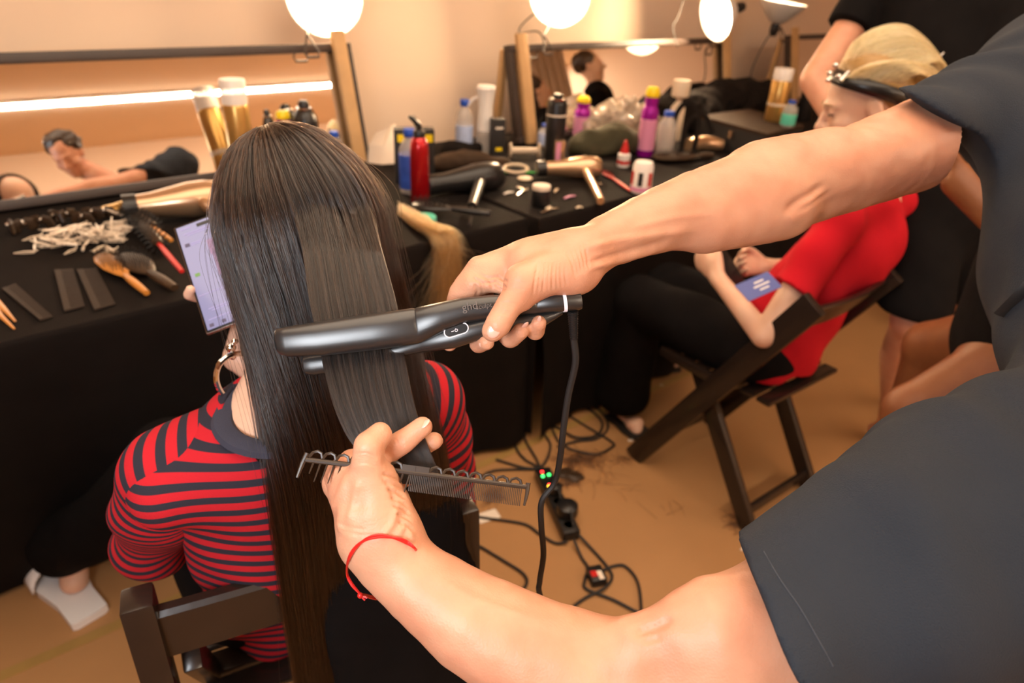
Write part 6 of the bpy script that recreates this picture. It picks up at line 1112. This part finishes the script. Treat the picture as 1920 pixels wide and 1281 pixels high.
# her hand round the phone: fingers reach the near edge, palm behind
Hd = SDF(); pb_ = pc_ - nv * 0.022 - upv * 0.035 + rtv * 0.02; Hd.chain([wrR, pb_ - upv * .02 + rtv * .01, pb_], [0.024, 0.028, 0.026], 0.02, (nv, .55))
for k_ in range(4): y = -.028 + .019 * k_; Hd.chain([pb_ + upv * (y - .0) - rtv * .01, pc_ - rtv * (PW / 2 + .002) - nv * .014 + upv * (y - .03), pc_ - rtv * (PW / 2 + .0075) + nv * .000 + upv * (y - .03), pc_ - rtv * (PW / 2 + .001) + nv * .0085 + upv * (y - .028)] if k_ == 2 else [pb_ + upv * y - rtv * .01, pc_ - rtv * (PW / 2 - .012) - nv * .014 + upv * (y - .03)], [.0085, .008, .0078, .0065] if k_ == 2 else [.0085, .0075], .006)
Hd.chain([pb_ - upv * .03 + rtv * .012, pc_ + rtv * (PW / 2 + .004) - upv * .045, pc_ + rtv * (PW / 2 - .006) + nv * .011 - upv * .03], [.012, .0105, .0085], .008)
V, Q = Hd.mesh(0.003); np_mesh('phone_hand', V, Q, 'skin_fair', model)
# ------------------------------------------------------------------ a black jacket slung on the chair back
J = SDF(); J.chain([cat1(.10, -.285, .84), cat1(.11, -.29, .70), cat1(.105, -.295, .40), cat1(.10, -.295, .12)], [.098, .112, .118, .12], .03, (mf, .24))
V, Q = J.mesh(.007, lambda p: .004 * np.sin(52 * (p @ mr) + 3 * vnoise(p, 6, 2)) + .002 * vnoise(p, 30, 4)); tag(np_mesh('jacket', V, Q, 'pants'), 'black jacket slung over the chair back under the long hair', 'jacket')
# ------------------------------------------------------------------ power strip, cables and litter on the floor
F_ = lambda x, y, z=0.0: onz(x, y, z)
q0, q1 = F_(1016, 884, .02), F_(1072, 1006, .02); sxv = nrm((q1 - q0) * np.array([1, 1, 0])); syv = np.cross(tz, sxv); Rs = np.stack([sxv, syv, tz], 1); sL = np.linalg.norm(q1 - q0); sc0 = (q0 + q1) / 2; sc0[2] = 0
strip = thing('power_strip', 'black power strip with small red and green lights on the floor', 'power strip', sc0)
MB().box(sc0 + tz * .02, (sL, .055, .036), Rs, .006).build('housing', 'black', strip, 30)
M['led_red'] = em('led_red', (1.0, 0.02, 0.02), 6); M['led_green'] = em('led_green', (0.05, 0.9, 0.15), 4); M['led_amber'] = em('led_amber', (0.9, 0.5, 0.02), 3)
for x, y, m in ((-.42, -.008, 'led_red'), (-.36, .010, 'led_green'), (-.35, -.012, 'led_green'), (-.18, -.008, 'led_amber'), (-.20, -.004, 'led_red')): MB().ell(sc0 + Rs @ np.array([x * sL, y, .039]), (.0045, .0045, .003)).build('indicator_light', m, strip)
for x in (-.12, .06, .24, .40): MB().lathe([(.019, 0), (.02, .002), (.017, .003), (.016, .001), (0, .001)], sc0 + Rs @ np.array([x * sL, 0, .037]), 18).build('socket', 'black_matte', strip, 40)
for x, y, lb in ((-.06, .004, 'round black plug in the middle of the power strip'), (.24, .010, 'large round black plug at the end of the power strip')):
    c_ = sc0 + Rs @ np.array([x * sL, y, .0405]); t = thing('power_plug', lb, 'plug', c_); r_ = .020 if x < 0 else .034; MB().lathe([(r_, 0), (r_ * 1.03, .004), (r_ * .95, .03), (r_ * .6, .036), (0, .036)], c_, 22).build('plug_body', 'black', t, 40); MB().tube(spline([c_ + tz * .028, c_ + tz * .03 + sxv * .03, c_ + sxv * .06 + tz * .0], 8), .004, 6).build('cord', 'black_matte', t)
def cable(label, pts, r=.0045, m='black_matte', n=60): return tag(MB().tube(spline([F_(x, y, z) for x, y, z in pts], n), r, 7).build('power_cable', m, None), label, 'cable', 'black cables on the floor')
z = .006
cable('black cable running from under the chair to the power strip', [(860, 960, z), (900, 970, z), (980, 982, z), (1010, 1000, z), (1040, 1018, z), (1064, 1016, .012)])
cable('black cable looping back below the lower forearm', [(870, 1010, z), (900, 1025, z), (950, 1055, z), (980, 1075, z), (988, 1092, z), (975, 1108, z), (940, 1112, z), (900, 1120, z)])
cable('black cable with a kinked loop around the small adapter', [(1076, 1012, .02), (1090, 1045, z), (1102, 1065, z), (1096, 1090, z), (1100, 1105, z), (1150, 1125, z), (1196, 1148, z), (1202, 1138, z), (1195, 1090, z), (1172, 1062, z), (1150, 1062, z), (1130, 1070, z)])
cable('thin black cable from the plug across the adapter to the forearm', [(1082, 1000, .02), (1110, 1030, z), (1140, 1065, z), (1147, 1085, z), (1130, 1105, z * 2), (1100, 1120, z), (1072, 1140, z), (1050, 1160, z)])
cable('black cable coiled behind the power strip', [(930, 862, z), (990, 878, z), (1020, 870, z), (1032, 835, z), (1020, 810, z), (1040, 800, z), (1080, 820, z * 2), (1120, 815, z), (1128, 790, z), (1100, 765, z), (1075, 760, z)])
cable('black cable coiled nearest the dark flip-flop', [(1060, 775, z), (1100, 800, z), (1146, 828, z), (1148, 838, z), (1115, 852, z), (1060, 838, z), (1040, 815, z), (1030, 780, z)])
cable('black cable dropping from the table cloth beside the coil', [(960, 800, z), (968, 840, z), (985, 862, z), (1008, 875, z), (1014, 884, .012)]); cable('black cable arching over the floor behind the comb', [(985, 805, z), (985, 825, z), (1005, 860, z), (1012, 876, z)]); cable('black cable lying along the foot of the table cloth', [(900, 895, z), (930, 882, z), (1000, 880, z), (1030, 878, z)])
cable('black cable trailing under the table beside the foot', [(1050, 740, z), (1090, 750, z), (1125, 770, z), (1140, 800, z), (1120, 822, z), (1080, 828, z), (1045, 838, z)])
ad = thing('cable_adapter', 'small black and red adapter block lying on the cable loop', 'adapter', F_(1118, 1080, 0)); Ra = rotz(0.3); MB().box(F_(1118, 1080, .016), (.045, .055, .026), Ra, .003).build('block', 'black', ad, 30); MB().box(F_(1114, 1076, .0295), (.018, .02, .001), Ra).build('sticker', 'red_plastic', ad, False); MB().box(F_(1126, 1078, .0295), (.014, .03, .001), Ra).build('sticker', 'paper', ad, False)
for i, (x, y, w, a, lb) in enumerate(((915, 968, .07, .5, 'scrap of pale paper on the floor beside the jacket'), (1182, 826, .018, .2, 'white speck of litter by the dark flip-flop'), (1392, 1030, .014, .8, 'white speck of litter by the chair leg'), (1240, 722, .012, .1, 'white speck of litter under the blonde woman'))): tag(MB().box(F_(x, y, .0025), (w, w * .6, .001), rotz(a)).build('paper_scrap', 'paper', None, False), lb, 'paper scrap')
# swept hair on the floor
st = []
for (x, y, n_, sx_, sy_) in ((1090, 862, 160, 45, 12), (1390, 975, 70, 18, 22), (1070, 895, 110, 14, 14), (1170, 862, 20, 18, 8), (1245, 955, 5, 30, 3), (925, 930, 60, 20, 14), (1150, 905, 14, 60, 30)):
    for i in range(n_):
        cx, cy = x + rng.normal(0, sx_ * .5), y + rng.normal(0, sy_ * .5); c_ = F_(cx, cy, .003); a_ = rng.uniform(0, 6.28); L = rng.uniform(.03, .12); k_ = rng.uniform(-12, 12); s_ = np.linspace(-L / 2, L / 2, 10); an_ = a_ + k_ * s_
        pts = np.cumsum(np.stack([np.cos(an_), np.sin(an_), np.zeros(10)], 1) * (L / 10), 0); pts = pts - pts.mean(0) + c_; pts[:, 2] = .003 + .012 * rng.uniform(0, 1) * np.sin(np.linspace(0, 3.14, 10)); st.append(pts)
swp = thing('hair_clippings', 'brown hair clippings scattered over the floor', 'hair clippings', F_(1090, 862)); swp['kind'] = 'stuff'
hair_obj('hair_strand', np.array(st), .0007, hair_mat('clippings', (.02, .01, .005), (.08, .04, .018), .5), swp); V, Q = SDF().chain([F_(1062, 888, .004), F_(1076, 895, .004)], [.03, .03], 0, (tz, .35)).cut(np.array([0, 0, .001]), -tz).mesh(.005, lambda p: .005 * vnoise(p, 90, 1)); np_mesh('tuft', V, Q, 'brown_dark', swp)
